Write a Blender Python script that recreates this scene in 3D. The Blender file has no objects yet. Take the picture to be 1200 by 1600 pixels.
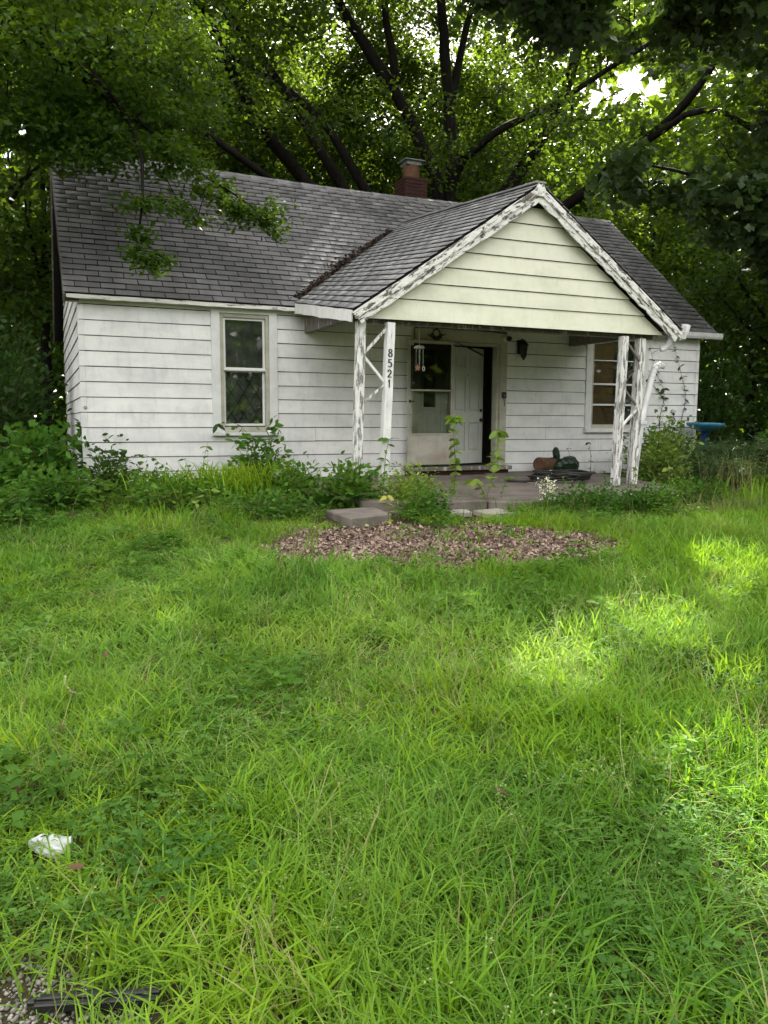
import bpy, bmesh, math, random
import numpy as np
from mathutils import Matrix, Vector
R = math.radians
random.seed(7)
rng = np.random.default_rng(11)
scn = bpy.context.scene
COL = scn.collection

# ------------------------------------------------------------------ camera, sky, sun, exposure
cam_d = bpy.data.cameras.new('camera')
cam = bpy.data.objects.new('camera', cam_d)
COL.objects.link(cam)
_r = Vector((0.91613076, -0.40086059, 0.00389961))
_u = Vector((0.04262196, 0.10707194, 0.99333729))
_f = Vector((0.39860732, 0.90986064, -0.11517737))
CAM = Vector((-0.575, -11.352, 1.084))
m = Matrix((_r, _u, -_f)).transposed().to_4x4()
m.translation = CAM
cam.matrix_world = m
cam_d.sensor_fit = 'VERTICAL'
cam_d.sensor_height = 36.0
cam_d.lens = 36.0 * 1232.56 / 1600.0
cam_d.clip_start = 0.05
cam_d.clip_end = 2000
scn.camera = cam

SUN_AZ, SUN_EL = 37.0, 38.0            # azimuth east of +y (behind the house, to the right)
sun_dir = Vector((math.sin(R(SUN_AZ)) * math.cos(R(SUN_EL)), math.cos(R(SUN_AZ)) * math.cos(R(SUN_EL)), math.sin(R(SUN_EL))))
world = bpy.data.worlds.new('World')
scn.world = world
world.use_nodes = True
wn, wl = world.node_tree.nodes, world.node_tree.links
wn.clear()
sky = wn.new('ShaderNodeTexSky'); sky.sky_type = 'NISHITA'; sky.sun_disc = False
sky.sun_elevation = R(SUN_EL); sky.sun_rotation = R(SUN_AZ)
sky.air_density = 1.0; sky.dust_density = 2.2; sky.ozone_density = 1.0
tc = wn.new('ShaderNodeTexCoord')
cn = wn.new('ShaderNodeTexNoise'); cn.inputs['Scale'].default_value = 2.6; cn.inputs['Detail'].default_value = 6
cr = wn.new('ShaderNodeValToRGB'); cr.color_ramp.elements[0].position = .30; cr.color_ramp.elements[1].position = .52
mixw = wn.new('ShaderNodeMixRGB'); mixw.inputs['Color2'].default_value = (10.5, 10.2, 9.7, 1)
bg = wn.new('ShaderNodeBackground'); bg.inputs['Strength'].default_value = 0.072
wo = wn.new('ShaderNodeOutputWorld')
wl.new(tc.outputs['Generated'], cn.inputs['Vector']); wl.new(cn.outputs['Fac'], cr.inputs['Fac'])
wl.new(cr.outputs['Color'], mixw.inputs['Fac']); wl.new(sky.outputs['Color'], mixw.inputs['Color1'])
wl.new(mixw.outputs['Color'], bg.inputs['Color']); wl.new(bg.outputs['Background'], wo.inputs['Surface'])
sd = bpy.data.lights.new('sun', 'SUN'); sd.energy = 5.0; sd.angle = R(0.53); sd.color = (1.0, .95, .84)
so = bpy.data.objects.new('sun', sd); COL.objects.link(so)
so.rotation_euler = (-sun_dir).to_track_quat('-Z', 'Y').to_euler(); so.location = (20, 25, 25)

vs = scn.view_settings
vs.view_transform = 'Standard'; vs.look = 'None'; vs.exposure = 2.06; vs.gamma = 1.0; vs.use_curve_mapping = False
scn.display_settings.display_device = 'sRGB'
scn.render.engine = 'CYCLES'
cy = scn.cycles
cy.max_bounces = 5; cy.diffuse_bounces = 3; cy.glossy_bounces = 2; cy.transmission_bounces = 4; cy.transparent_max_bounces = 8
cy.use_denoising = True
cy.use_adaptive_sampling = True; cy.adaptive_threshold = 0.015
cy.debug_use_spatial_splits = True
cy.sample_clamp_indirect = 6.0

# ------------------------------------------------------------------ material helpers
def nt(name):
    m = bpy.data.materials.new(name); m.use_nodes = True
    n, l = m.node_tree.nodes, m.node_tree.links
    n.clear()
    o = n.new('ShaderNodeOutputMaterial')
    return m, n, l, o

def ramp(n, l, src, stops):
    r = n.new('ShaderNodeValToRGB')
    el = r.color_ramp.elements
    while len(el) < len(stops): el.new(.5)
    for e, (p, c) in zip(el, stops):
        e.position = p; e.color = (*c, 1) if len(c) == 3 else c
    l.new(src, r.inputs['Fac'])
    return r.outputs['Color']

def noise(n, l, scale, detail=5, rough=.55, stretch=(1, 1, 1), coord='Object', dist=0):
    t = n.new('ShaderNodeTexCoord') if coord != 'World' else n.new('ShaderNodeNewGeometry')
    mp = n.new('ShaderNodeMapping'); mp.inputs['Scale'].default_value = stretch
    l.new(t.outputs['Position' if coord == 'World' else coord], mp.inputs['Vector'])
    x = n.new('ShaderNodeTexNoise'); x.inputs['Scale'].default_value = scale; x.normalize = True
    x.inputs['Detail'].default_value = detail; x.inputs['Roughness'].default_value = rough
    x.inputs['Distortion'].default_value = dist
    l.new(mp.outputs['Vector'], x.inputs['Vector'])
    return x.outputs['Fac']

def mul(n, l, a, b, fac=1.0, mode='MULTIPLY'):
    x = n.new('ShaderNodeMixRGB'); x.blend_type = mode
    if isinstance(fac, (int, float)): x.inputs['Fac'].default_value = fac
    else: l.new(fac, x.inputs['Fac'])
    for s, k in ((a, 'Color1'), (b, 'Color2')):
        if isinstance(s, tuple): x.inputs[k].default_value = (*s, 1)
        else: l.new(s, x.inputs[k])
    return x.outputs['Color']

def bumpn(n, l, h, strength, dist=.01):
    b = n.new('ShaderNodeBump'); b.inputs['Strength'].default_value = strength; b.inputs['Distance'].default_value = dist
    l.new(h, b.inputs['Height'])
    return b.outputs['Normal']

def principled(n, l, o, col, rough=.6, spec=.3, normal=None, metallic=0):
    p = n.new('ShaderNodeBsdfPrincipled')
    if isinstance(col, tuple): p.inputs['Base Color'].default_value = (*col, 1)
    else: l.new(col, p.inputs['Base Color'])
    if isinstance(rough, (int, float)): p.inputs['Roughness'].default_value = rough
    else: l.new(rough, p.inputs['Roughness'])
    p.inputs['Specular IOR Level'].default_value = spec
    p.inputs['Metallic'].default_value = metallic
    if normal is not None: l.new(normal, p.inputs['Normal'])
    if o is not None: l.new(p.outputs['BSDF'], o.inputs['Surface'])
    return p

def simple(name, c1, c2=None, scale=8, rough=.6, spec=.3, bump=0, stretch=(1, 1, 1), bscale=60, tint=0, coord='Object', metallic=0):
    m, n, l, o = nt(name)
    c2 = c2 or tuple(v * .8 for v in c1)
    f = noise(n, l, scale, 6, .6, stretch, coord)
    col = ramp(n, l, f, [(.32, c2), (.68, c1)])
    if tint:
        a = n.new('ShaderNodeAttribute'); a.attribute_name = 'tint'
        v = ramp(n, l, a.outputs['Fac'], [(0, (1 - tint,) * 3), (1, (1 + tint * .35,) * 3)])
        col = mul(n, l, col, v)
    nm = None
    if bump: nm = bumpn(n, l, noise(n, l, bscale, 4, .6, stretch, coord), bump)
    principled(n, l, o, col, rough, spec, nm, metallic)
    return m

def siding_mat(name, base, dirt, dirt_amt=.55, streak=1.0):
    m, n, l, o = nt(name)
    f1 = noise(n, l, 1.3, 7, .62, (1.2, 1, 2.6), 'World')
    f2 = noise(n, l, 9, 6, .65, (1, 1, .35), 'World')
    f3 = noise(n, l, 34, 5, .7, (.35, 1, 1.6), 'World')
    info = n.new('ShaderNodeObjectInfo')
    k1 = ramp(n, l, f1, [(.42, (0, 0, 0)), (.70, (dirt_amt,) * 3)])
    k2 = ramp(n, l, f2, [(.50, (0, 0, 0)), (.78, (.38 * streak,) * 3)])
    k3 = ramp(n, l, f3, [(.60, (0, 0, 0)), (.74, (.22,) * 3)])
    col = mul(n, l, base, dirt, k1, 'MIX')
    col = mul(n, l, col, tuple(v * .8 for v in dirt), k2, 'MIX')
    col = mul(n, l, col, tuple(v * .6 for v in dirt), k3, 'MIX')
    rv = ramp(n, l, info.outputs['Random'], [(0, (.93, .93, .94)), (1, (1.03, 1.03, 1.02))])
    col = mul(n, l, col, rv)
    nm = bumpn(n, l, noise(n, l, 5, 4, .5, (.6, 1, 2), 'World'), .12, .01)
    principled(n, l, o, col, .62, .25, nm)
    return m

def peel_mat(name, paint, wood, thr=.5, stretch=(1, 1, 1), scale=10, soft=.03, rot=0):
    m, n, l, o = nt(name)
    f = noise(n, l, scale, 7, .68, stretch, 'World', .4)
    if rot:                                   # flakes run along a sloping board
        x = f.node; mp = x.inputs['Vector'].links[0].from_node; g = mp.inputs['Vector'].links[0].from_socket
        vr = n.new('ShaderNodeVectorRotate'); vr.rotation_type = 'Y_AXIS'; vr.inputs['Angle'].default_value = rot
        l.new(g, vr.inputs['Vector']); l.new(vr.outputs['Vector'], mp.inputs['Vector'])
    f2 = noise(n, l, 26, 6, .7, stretch, 'World')
    grain = noise(n, l, 60, 4, .7, tuple(v * (.35 if v < 1 else 1) for v in stretch), 'World')
    k = ramp(n, l, f, [(thr - soft, (0, 0, 0)), (thr + soft, (1, 1, 1))])
    wcol = ramp(n, l, grain, [(.3, tuple(v * .45 for v in wood)), (.7, wood)])
    pcol = ramp(n, l, f2, [(.35, tuple(v * .78 for v in paint)), (.6, paint)])
    col = mul(n, l, wcol, pcol, k, 'MIX')
    nm = bumpn(n, l, k, .5, .004)
    principled(n, l, o, col, .7, .2, nm)
    return m

def leaf_mat(name, c_dark, c_light, trans, tfac=.38, rough=.5, world_scale=0.0, spec=.35, patch=None):
    m, n, l, o = nt(name)
    a = n.new('ShaderNodeAttribute'); a.attribute_name = 'tint'
    col = ramp(n, l, a.outputs['Fac'], [(0, c_dark), (.75, c_light), (1, tuple(min(1, v * 1.25) for v in c_light))])
    tcol = ramp(n, l, a.outputs['Fac'], [(0, tuple(v * .75 for v in trans)), (1, trans)])
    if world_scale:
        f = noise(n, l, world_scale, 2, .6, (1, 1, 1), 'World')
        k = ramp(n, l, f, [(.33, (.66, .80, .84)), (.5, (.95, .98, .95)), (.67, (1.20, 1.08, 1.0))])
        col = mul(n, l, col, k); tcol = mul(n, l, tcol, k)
    info = n.new('ShaderNodeObjectInfo')
    rv = ramp(n, l, info.outputs['Random'], [(0, (.82, .88, .80)), (.5, (1, 1, 1)), (1, (1.14, 1.06, .95))])
    col = mul(n, l, col, rv); tcol = mul(n, l, tcol, rv)
    p = principled(n, l, None, col, rough, spec)
    t = n.new('ShaderNodeBsdfTranslucent'); l.new(tcol, t.inputs['Color'])
    mx = n.new('ShaderNodeMixShader'); mx.inputs['Fac'].default_value = tfac
    l.new(p.outputs['BSDF'], mx.inputs[1]); l.new(t.outputs['BSDF'], mx.inputs[2]); l.new(mx.outputs['Shader'], o.inputs['Surface'])
    return m

def glass_mat(name, tint, refl=.10, dirt=.16):
    m, n, l, o = nt(name)
    tr = n.new('ShaderNodeBsdfTransparent'); tr.inputs['Color'].default_value = (*tint, 1)
    gl = n.new('ShaderNodeBsdfGlossy'); gl.inputs['Roughness'].default_value = .025
    nm = bumpn(n, l, noise(n, l, 4, 3), .03, .01); l.new(nm, gl.inputs['Normal'])
    fr = n.new('ShaderNodeFresnel'); fr.inputs['IOR'].default_value = 1.5
    ad = n.new('ShaderNodeMath'); ad.operation = 'ADD'; ad.inputs[1].default_value = refl; ad.use_clamp = True
    l.new(fr.outputs['Fac'], ad.inputs[0])
    mx = n.new('ShaderNodeMixShader'); l.new(ad.outputs[0], mx.inputs['Fac'])
    l.new(tr.outputs['BSDF'], mx.inputs[1]); l.new(gl.outputs['BSDF'], mx.inputs[2])
    df = n.new('ShaderNodeBsdfDiffuse'); df.inputs['Color'].default_value = (.2, .2, .18, 1)
    mx2 = n.new('ShaderNodeMixShader')
    k = ramp(n, l, noise(n, l, 5, 6, .65), [(.4, (.01,) * 3), (.75, (dirt,) * 3)])
    l.new(k, mx2.inputs['Fac']); l.new(mx.outputs['Shader'], mx2.inputs[1]); l.new(df.outputs['BSDF'], mx2.inputs[2])
    l.new(mx2.outputs['Shader'], o.inputs['Surface'])
    return m

MAT = {}
MAT['siding'] = siding_mat('white_siding_paint', (.81, .81, .82), (.47, .47, .51), .5)
MAT['cream'] = siding_mat('cream_siding_paint', (.74, .75, .63), (.50, .52, .38), .5, .7)
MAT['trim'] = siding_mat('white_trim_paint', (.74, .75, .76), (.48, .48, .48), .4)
MAT['dtrim'] = siding_mat('dirty_shaded_trim_paint', (.46, .45, .39), (.25, .235, .19), .8)  # dirt, plus a tone darkened to stand in for porch shade
MAT['doorp'] = siding_mat('shaded_door_paint', (.52, .54, .52), (.36, .36, .33), .4)  # paint greyed to carry the shade of the porch recess
MAT['kick'] = siding_mat('stained_shaded_metal_panel', (.50, .48, .43), (.31, .25, .20), .85)  # stains, over a base darkened for the shade around the doors
MAT['peel'] = peel_mat('peeling_white_paint', (.80, .80, .80), (.30, .29, .275), .475, (1.3, 1.3, .22), 19, .02)
MAT['peel_h'] = peel_mat('peeling_rake_paint', (.78, .78, .76), (.20, .17, .14), .46, (.30, 1, .45), 16)
MAT['peel_l'] = peel_mat('peeling_rake_paint_left', (.78, .78, .76), (.17, .155, .14), .455, (.32, 1, 1.1), 22, .02, R(34))
MAT['peel_r'] = peel_mat('peeling_rake_paint_right', (.78, .78, .76), (.17, .155, .14), .445, (.32, 1, 1.1), 22, .02, R(-34))
MAT['peel_w'] = peel_mat('mostly_white_paint', (.82, .82, .83), (.34, .33, .32), .36, (1, 1, .2), 12)
MAT['fascia'] = peel_mat('eave_paint', (.74, .73, .70), (.30, .27, .23), .40, (.2, 1, 1.2), 16)
MAT['graywood'] = peel_mat('weathered_grey_wood', (.52, .50, .47), (.22, .20, .18), .60, (1, 1, .15), 16)
MAT['shingle'] = simple('asphalt_shingle', (.215, .212, .220), (.140, .138, .145), 1.6, .85, .25, .5, stretch=(2.6, .7, .7), bscale=260, tint=.28, coord='World')
MAT['shingle_p'] = simple('asphalt_shingle_glare', (.37, .37, .39), (.21, .21, .22), 2.4, .60, .45, .5, bscale=260, tint=.22, coord='World')  # porch roof shingles, lightened to stand in for sky glare
MAT['decking'] = simple('roof_underlay', (.030, .030, .031), None, 6, .9)
MAT['concrete'] = simple('old_concrete', (.235, .205, .185), (.125, .108, .096), 3.2, .85, .2, .5, bscale=90, coord='World')
MAT['paver'] = simple('pale_concrete', (.40, .37, .33), (.25, .23, .20), 7, .85, .2, .4, bscale=90)
MAT['bark'] = simple('dark_bark', (.017, .015, .012), (.006, .005, .0045), 9, .9, .15, .9, (1, 1, .3), 22)
MAT['bark2'] = simple('grey_bark', (.055, .048, .040), (.022, .019, .016), 7, .9, .15, .9, (1, 1, .3), 22)
MAT['stem'] = simple('green_stem', (.16, .17, .06), (.10, .09, .04), 8, .6)
MAT['brick'] = simple('dark_red_brick', (.052, .019, .016), (.025, .011, .010), 30, .85, .2, .5, bscale=90)  # base darkened to put the chimney's shade into the brick
MAT['mortar'] = simple('sooty_mortar', (.12, .10, .09), None, 20, .9)
MAT['flue'] = simple('clay_flue', (.12, .055, .026), (.055, .028, .016), 9, .8)  # clay tone lowered for the same chimney shade
MAT['tin'] = simple('dull_tin', (.20, .22, .21), (.09, .10, .10), 8, .5, .5)
MAT['iron'] = simple('black_iron', (.016, .015, .014), (.03, .022, .018), 12, .55, .4)
MAT['blackpl'] = simple('black_plastic', (.012, .012, .013), (.02, .02, .021), 12, .32, .5)
MAT['hose'] = simple('black_hose', (.020, .020, .022), (.035, .034, .034), 9, .5, .4)
MAT['alum'] = simple('white_aluminium', (.74, .75, .78), (.58, .58, .60), 6, .38, .5, .1, bscale=12)
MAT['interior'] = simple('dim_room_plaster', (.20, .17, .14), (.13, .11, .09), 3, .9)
MAT['felt'] = simple('tar_paper', (.030, .028, .026), (.018, .017, .016), 5, .9)
MAT['plywood'] = simple('brown_plywood', (.52, .24, .085), (.36, .15, .055), 3, .55, .4, 0, (1, 1, .2))
MAT['curtain'] = simple('grey_lace_curtain', (.30, .30, .28), (.15, .15, .14), 5, .9)
MAT['lattice'] = simple('dark_lattice', (.06, .06, .055), None, 5, .8)
MAT['glass'] = glass_mat('window_glass', (.74, .78, .76), .05)
MAT['glass_d'] = glass_mat('storm_glass', (.86, .88, .84), .0, .05)
MAT['screen'] = glass_mat('insect_screen', (.42, .41, .37), .0, .05)
MAT['blue'] = simple('blue_glaze', (.05, .25, .40), (.03, .13, .24), 14, .4, .5)
MAT['darkblue'] = simple('dark_blue_glaze', (.012, .035, .11), (.008, .02, .06), 7, .3, .5)
MAT['jug'] = simple('white_plastic', (.66, .69, .71), (.45, .47, .47), 14, .4, .5, .3, bscale=25)
MAT['brownpot'] = simple('brown_card', (.14, .075, .040), (.07, .038, .022), 7, .8)
MAT['greenbag'] = simple('dark_green_plastic', (.009, .030, .011), (.004, .016, .007), 9, .35, .5)
MAT['gravel'] = simple('pale_gravel', (.50, .47, .44), (.26, .235, .215), 30, .9, tint=.6)
MAT['litter'] = simple('dry_leaf', (.48, .36, .30), (.25, .165, .135), 5, .8, .25, tint=.8)
MAT['debris'] = simple('rotting_leaf', (.085, .052, .036), (.04, .026, .018), 9, .85, tint=.6)
MAT['stick'] = simple('bleached_stick', (.50, .44, .36), (.34, .28, .22), 9, .8)
MAT['bell'] = simple('painted_wood', (.66, .64, .58), None, 9, .5)
MAT['copper'] = simple('copper_red', (.48, .16, .09), (.32, .10, .06), 9, .4, .5)
MAT['flower'] = simple('pale_flower', (.72, .72, .55), (.60, .62, .40), 9, .8)
MAT['number'] = simple('black_number_paint', (.012, .012, .012), None, 9, .4)
def soil_mat():
    m, n, l, o = nt('soil_and_thatch')
    f = noise(n, l, 2.2, 8, .65, (1, 1, 1), 'World'); f2 = noise(n, l, 38, 5, .7, (1, 1, 1), 'World')
    c = ramp(n, l, f, [(.35, (.050, .040, .026)), (.55, (.075, .070, .034)), (.7, (.055, .062, .024))])
    c = mul(n, l, c, ramp(n, l, f2, [(.3, (.5, .5, .5)), (.7, (1.3, 1.25, 1.2))]))
    principled(n, l, o, c, .95, .1, bumpn(n, l, f2, .8, .02))
    return m
MAT['soil'] = soil_mat()
# foliage
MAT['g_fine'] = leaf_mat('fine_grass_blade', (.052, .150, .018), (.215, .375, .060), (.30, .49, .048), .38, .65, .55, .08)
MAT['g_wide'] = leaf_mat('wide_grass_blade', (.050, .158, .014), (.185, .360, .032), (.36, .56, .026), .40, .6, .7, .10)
MAT['g_dry'] = leaf_mat('straw_grass', (.16, .16, .06), (.34, .32, .14), (.34, .32, .12), .28, .6, 0, .15)
MAT['g_seed'] = leaf_mat('pale_seed_grass', (.16, .22, .08), (.30, .37, .17), (.30, .38, .14), .3, .7, 0, .08)
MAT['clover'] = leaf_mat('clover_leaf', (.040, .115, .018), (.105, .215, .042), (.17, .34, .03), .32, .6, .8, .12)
MAT['l_weed'] = leaf_mat('weed_leaf', (.040, .110, .016), (.095, .200, .034), (.17, .35, .03), .34, .6, 1.2, .08)
MAT['l_lite'] = leaf_mat('young_leaf', (.120, .215, .030), (.20, .31, .05), (.30, .46, .06), .38, .45, 0)
MAT['l_yel'] = leaf_mat('yellow_green_leaf', (.34, .38, .06), (.48, .50, .12), (.50, .52, .10), .38, .5, 0)
MAT['l_dark'] = leaf_mat('dark_shrub_leaf', (.016, .048, .009), (.042, .096, .018), (.09, .20, .02), .30, .5, .9, .25)
MAT['l_main'] = leaf_mat('maple_leaf', (.009, .025, .005), (.027, .058, .012), (.23, .38, .022), .28, .45, 0, .22)
MAT['l_left'] = leaf_mat('box_elder_leaf', (.014, .040, .006), (.038, .085, .013), (.27, .42, .022), .32, .5, 0, .2)
MAT['l_oak'] = leaf_mat('oak_leaf', (.018, .040, .012), (.048, .078, .030), (.14, .24, .025), .26, .36, 0)
MAT['l_far'] = leaf_mat('far_leaf', (.015, .040, .007), (.040, .085, .014), (.32, .48, .03), .32, .55, 0, .15)
MAT['l_fern'] = leaf_mat('feathery_leaf', (.026, .062, .018), (.055, .112, .034), (.10, .20, .04), .3, .55, 0)

# ------------------------------------------------------------------ mesh helpers
def link(o, parent=None):
    COL.objects.link(o)
    if parent is not None:
        o.parent = parent
        o.matrix_parent_inverse = Matrix.Translation(-Vector(parent.get('_base', (0, 0, 0))))
    return o

def tag(o, label=None, cat=None, group=None, kind=None):
    if label: o['label'] = label
    if cat: o['category'] = cat
    if group: o['group'] = group
    if kind: o['kind'] = kind
    return o

def thing(name, base, label, cat, group=None):
    o = bpy.data.objects.new(name, None)
    o.empty_display_size = .2
    o.location = base
    o['_base'] = tuple(base)
    COL.objects.link(o)
    return tag(o, label, cat, group)

def npmesh(name, V, F, mat, tint=None, smooth=False, k=None):
    """V (n,3); F (m,k) index array of constant k, or list of arrays"""
    me = bpy.data.meshes.new(name)
    V = np.asarray(V, np.float32)
    if not isinstance(F, list): F = [F]
    F = [np.asarray(f, np.int32) for f in F if len(f)]
    tot = np.concatenate([np.full(len(f), f.shape[1], np.int32) for f in F])
    idx = np.concatenate([f.ravel() for f in F])
    st = np.concatenate([[0], np.cumsum(tot)[:-1]]).astype(np.int32)
    me.vertices.add(len(V)); me.vertices.foreach_set('co', V.ravel())
    me.loops.add(len(idx)); me.loops.foreach_set('vertex_index', idx)
    me.polygons.add(len(tot)); me.polygons.foreach_set('loop_start', st)
    me.polygons.foreach_set('loop_total', tot)
    if smooth: me.polygons.foreach_set('use_smooth', np.ones(len(tot), bool))
    if tint is not None:
        at = me.attributes.new('tint', 'FLOAT', 'POINT'); at.data.foreach_set('value', np.asarray(tint, np.float32))
    me.materials.append(mat)
    me.update(calc_edges=True)
    return me

class MB:
    def __init__(s): s.v = []; s.f = []
    def add(s, vs_, fs):
        b = len(s.v); s.v += [tuple(v) for v in vs_]; s.f += [tuple(b + i for i in f) for f in fs]
    def box(s, x0, x1, y0, y1, z0, z1, M=None):
        vs_ = [(x, y, z) for z in (z0, z1) for y in (y0, y1) for x in (x0, x1)]
        if M is not None: vs_ = [M @ Vector(v) for v in vs_]
        s.add(vs_, [(0, 2, 3, 1), (4, 5, 7, 6), (0, 1, 5, 4), (2, 6, 7, 3), (0, 4, 6, 2), (1, 3, 7, 5)])
    def bar(s, a, b, w, d, up=(0, 0, 1)):
        a, b = Vector(a), Vector(b); t = (b - a).normalized(); u = Vector(up)
        if abs(t.dot(u)) > .98: u = Vector((0, 1, 0))
        x = t.cross(u).normalized(); y = x.cross(t).normalized()
        vs_ = [p + x * (i * w / 2) + y * (j * d / 2) for p in (a, b) for i, j in ((-1, -1), (1, -1), (1, 1), (-1, 1))]
        s.add(vs_, [(0, 1, 2, 3), (7, 6, 5, 4), (0, 4, 5, 1), (1, 5, 6, 2), (2, 6, 7, 3), (3, 7, 4, 0)])
    def tube(s, pts, rad, n=8, cap=True, squash=1.0):
        pts = [Vector(p) for p in pts]
        if not isinstance(rad, (list, tuple)): rad = [rad] * len(pts)
        t0 = (pts[1] - pts[0]).normalized()
        x = t0.orthogonal().normalized()
        rings = []; base = len(s.v); vs_ = []
        for i, p in enumerate(pts):
            t = (pts[min(i + 1, len(pts) - 1)] - pts[max(i - 1, 0)])
            t = t.normalized() if t.length > 1e-9 else t0
            x = (x - t * x.dot(t)).normalized(); y = t.cross(x)
            for k in range(n):
                a = 2 * math.pi * k / n
                vs_.append(p + x * math.cos(a) * rad[i] + y * math.sin(a) * rad[i] * squash)
        fs = []
        for i in range(len(pts) - 1):
            for k in range(n):
                fs.append((i * n + k, i * n + (k + 1) % n, (i + 1) * n + (k + 1) % n, (i + 1) * n + k))
        if cap:
            fs.append(tuple(range(n - 1, -1, -1))); fs.append(tuple((len(pts) - 1) * n + k for k in range(n)))
        s.add(vs_, fs)
    def lathe(s, prof, n=20, c=(0, 0, 0), M=None, wob=0, lobes=0):
        vs_ = []
        for r, z in prof:
            for k in range(n):
                a = 2 * math.pi * k / n
                rr = r * (1 + wob * math.cos(lobes * a)) if lobes else r
                v = Vector((c[0] + rr * math.cos(a), c[1] + rr * math.sin(a), c[2] + z))
                vs_.append(M @ v if M is not None else v)
        fs = []
        for i in range(len(prof) - 1):
            for k in range(n):
                fs.append((i * n + k, i * n + (k + 1) % n, (i + 1) * n + (k + 1) % n, (i + 1) * n + k))
        s.add(vs_, fs)
    def mesh(s, name, mat, bevel=0, smooth=False):
        me = bpy.data.meshes.new(name)
        me.from_pydata(s.v, [], s.f)
        if bevel or True:
            bm = bmesh.new(); bm.from_mesh(me)
            if bevel:
                bmesh.ops.bevel(bm, geom=[e for e in bm.edges if len(e.link_faces) == 2 and e.calc_face_angle(0) > .5], offset=bevel, segments=1, affect='EDGES')
            bmesh.ops.recalc_face_normals(bm, faces=bm.faces)
            bm.to_mesh(me); bm.free()
        if smooth: me.polygons.foreach_set('use_smooth', [True] * len(me.polygons))
        me.materials.append(mat)
        return me
    def build(s, name, mat, parent=None, bevel=0, smooth=False):
        return link(bpy.data.objects.new(name, s.mesh(name, MAT[mat] if isinstance(mat, str) else mat, bevel, smooth)), parent)

def field(seed, scale, n=7):
    r = np.random.default_rng(seed)
    k = r.normal(size=(n, 2)) / scale; ph = r.uniform(0, 6.28, n)
    def f(x, y):
        x = np.asarray(x, float); y = np.asarray(y, float)
        return sum(np.sin(x * a + y * b + p) for (a, b), p in zip(k, ph)) / n * 1.6
    return f
bump_f = field(3, .9); bump_g = field(4, .25)

def gz(x, y):
    """ground height"""
    x = np.asarray(x, float); y = np.asarray(y, float)
    z = np.where(y < -3, -.04 + (y + 3) * .05, np.where(y < 0, -.04 + (y + 3) / 3 * .12, .08))
    z = np.where(y < -13, -.54 + 0 * z, z)
    near = np.exp(-((y + 6.5) / 6) ** 2)
    return z + near * (.018 * bump_f(x, y) + .008 * bump_g(x, y))

# ------------------------------------------------------------------ the ground
gxs = np.concatenate([[-600, -200, -80, -40, -20], np.arange(-10, 16.01, .25), [22, 40, 80, 200, 600]])
gys = np.concatenate([[-600, -200, -80, -40, -24], np.arange(-16, 8.01, .25), [14, 25, 40, 80, 200, 600]])
GX, GY = np.meshgrid(gxs, gys)
GZ = gz(GX, GY)
nx, ny = len(gxs), len(gys)
I = np.arange(nx * ny).reshape(ny, nx)
gf = np.stack([I[:-1, :-1], I[:-1, 1:], I[1:, 1:], I[1:, :-1]], -1).reshape(-1, 4)
ground = link(bpy.data.objects.new('ground', npmesh('ground', np.stack([GX, GY, GZ], -1).reshape(-1, 3), gf, MAT['soil'], smooth=True)))
tag(ground, kind='structure')

# ------------------------------------------------------------------ the house
HW, HD = 10.77, 6.0                # width, depth
EX = .203                          # siding exposure
house = thing('house', (5.4, 3.0, 0), 'small white clapboard house with grey shingle roof and gabled porch', 'house'); house['kind'] = 'thing'
OPEN = [(1.86, 2.54, .99, 2.60), (4.97, 6.46, .36, 2.34), (8.36, 9.44, 1.02, 2.56)]   # window, doorway, window (x0,x1,z0,z1)
wb = MB()
xs = sorted({0.03, HW - .03, *[v for o in OPEN for v in o[:2]]})
for a, b in zip(xs[:-1], xs[1:]):
    op = [o for o in OPEN if o[0] <= a + 1e-6 and o[1] >= b - 1e-6]
    if op:
        wb.box(a, b, .03, .15, .05, op[0][2]); wb.box(a, b, .03, .15, op[0][3], 2.72)
    else: wb.box(a, b, .03, .15, .05, 2.72)
wall_front = wb.build('front_wall', 'felt', house)
wb = MB()
def gable_poly(x):
    return [(x, .031, .05), (x, HD - .03, .05), (x, HD - .03, 2.72), (x, 3.0, 5.28), (x, .031, 2.72)]
for x in (.03, HW - .15):
    a = gable_poly(x); b = gable_poly(x + .12)
    wb.add(a + b, [(0, 1, 2, 3, 4), (9, 8, 7, 6, 5)] + [(i, (i + 1) % 5, 5 + (i + 1) % 5, 5 + i) for i in range(5)])
wb.box(.15, HW - .15, HD - .15, HD - .03, .05, 2.72)
wall_side = wb.build('side_wall', 'felt', house)
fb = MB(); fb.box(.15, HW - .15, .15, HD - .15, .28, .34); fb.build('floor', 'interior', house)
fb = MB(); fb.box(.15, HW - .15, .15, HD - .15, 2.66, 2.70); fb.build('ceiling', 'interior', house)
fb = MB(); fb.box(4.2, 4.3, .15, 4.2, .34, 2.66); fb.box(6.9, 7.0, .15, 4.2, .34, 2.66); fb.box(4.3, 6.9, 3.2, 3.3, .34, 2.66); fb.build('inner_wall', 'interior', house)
fb = MB(); fb.box(.02, HW - .02, .02, .16, -.1, .17); fb.box(.02, .16, .16, HD - .02, -.1, .17); fb.build('foundation', 'concrete', house)

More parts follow.
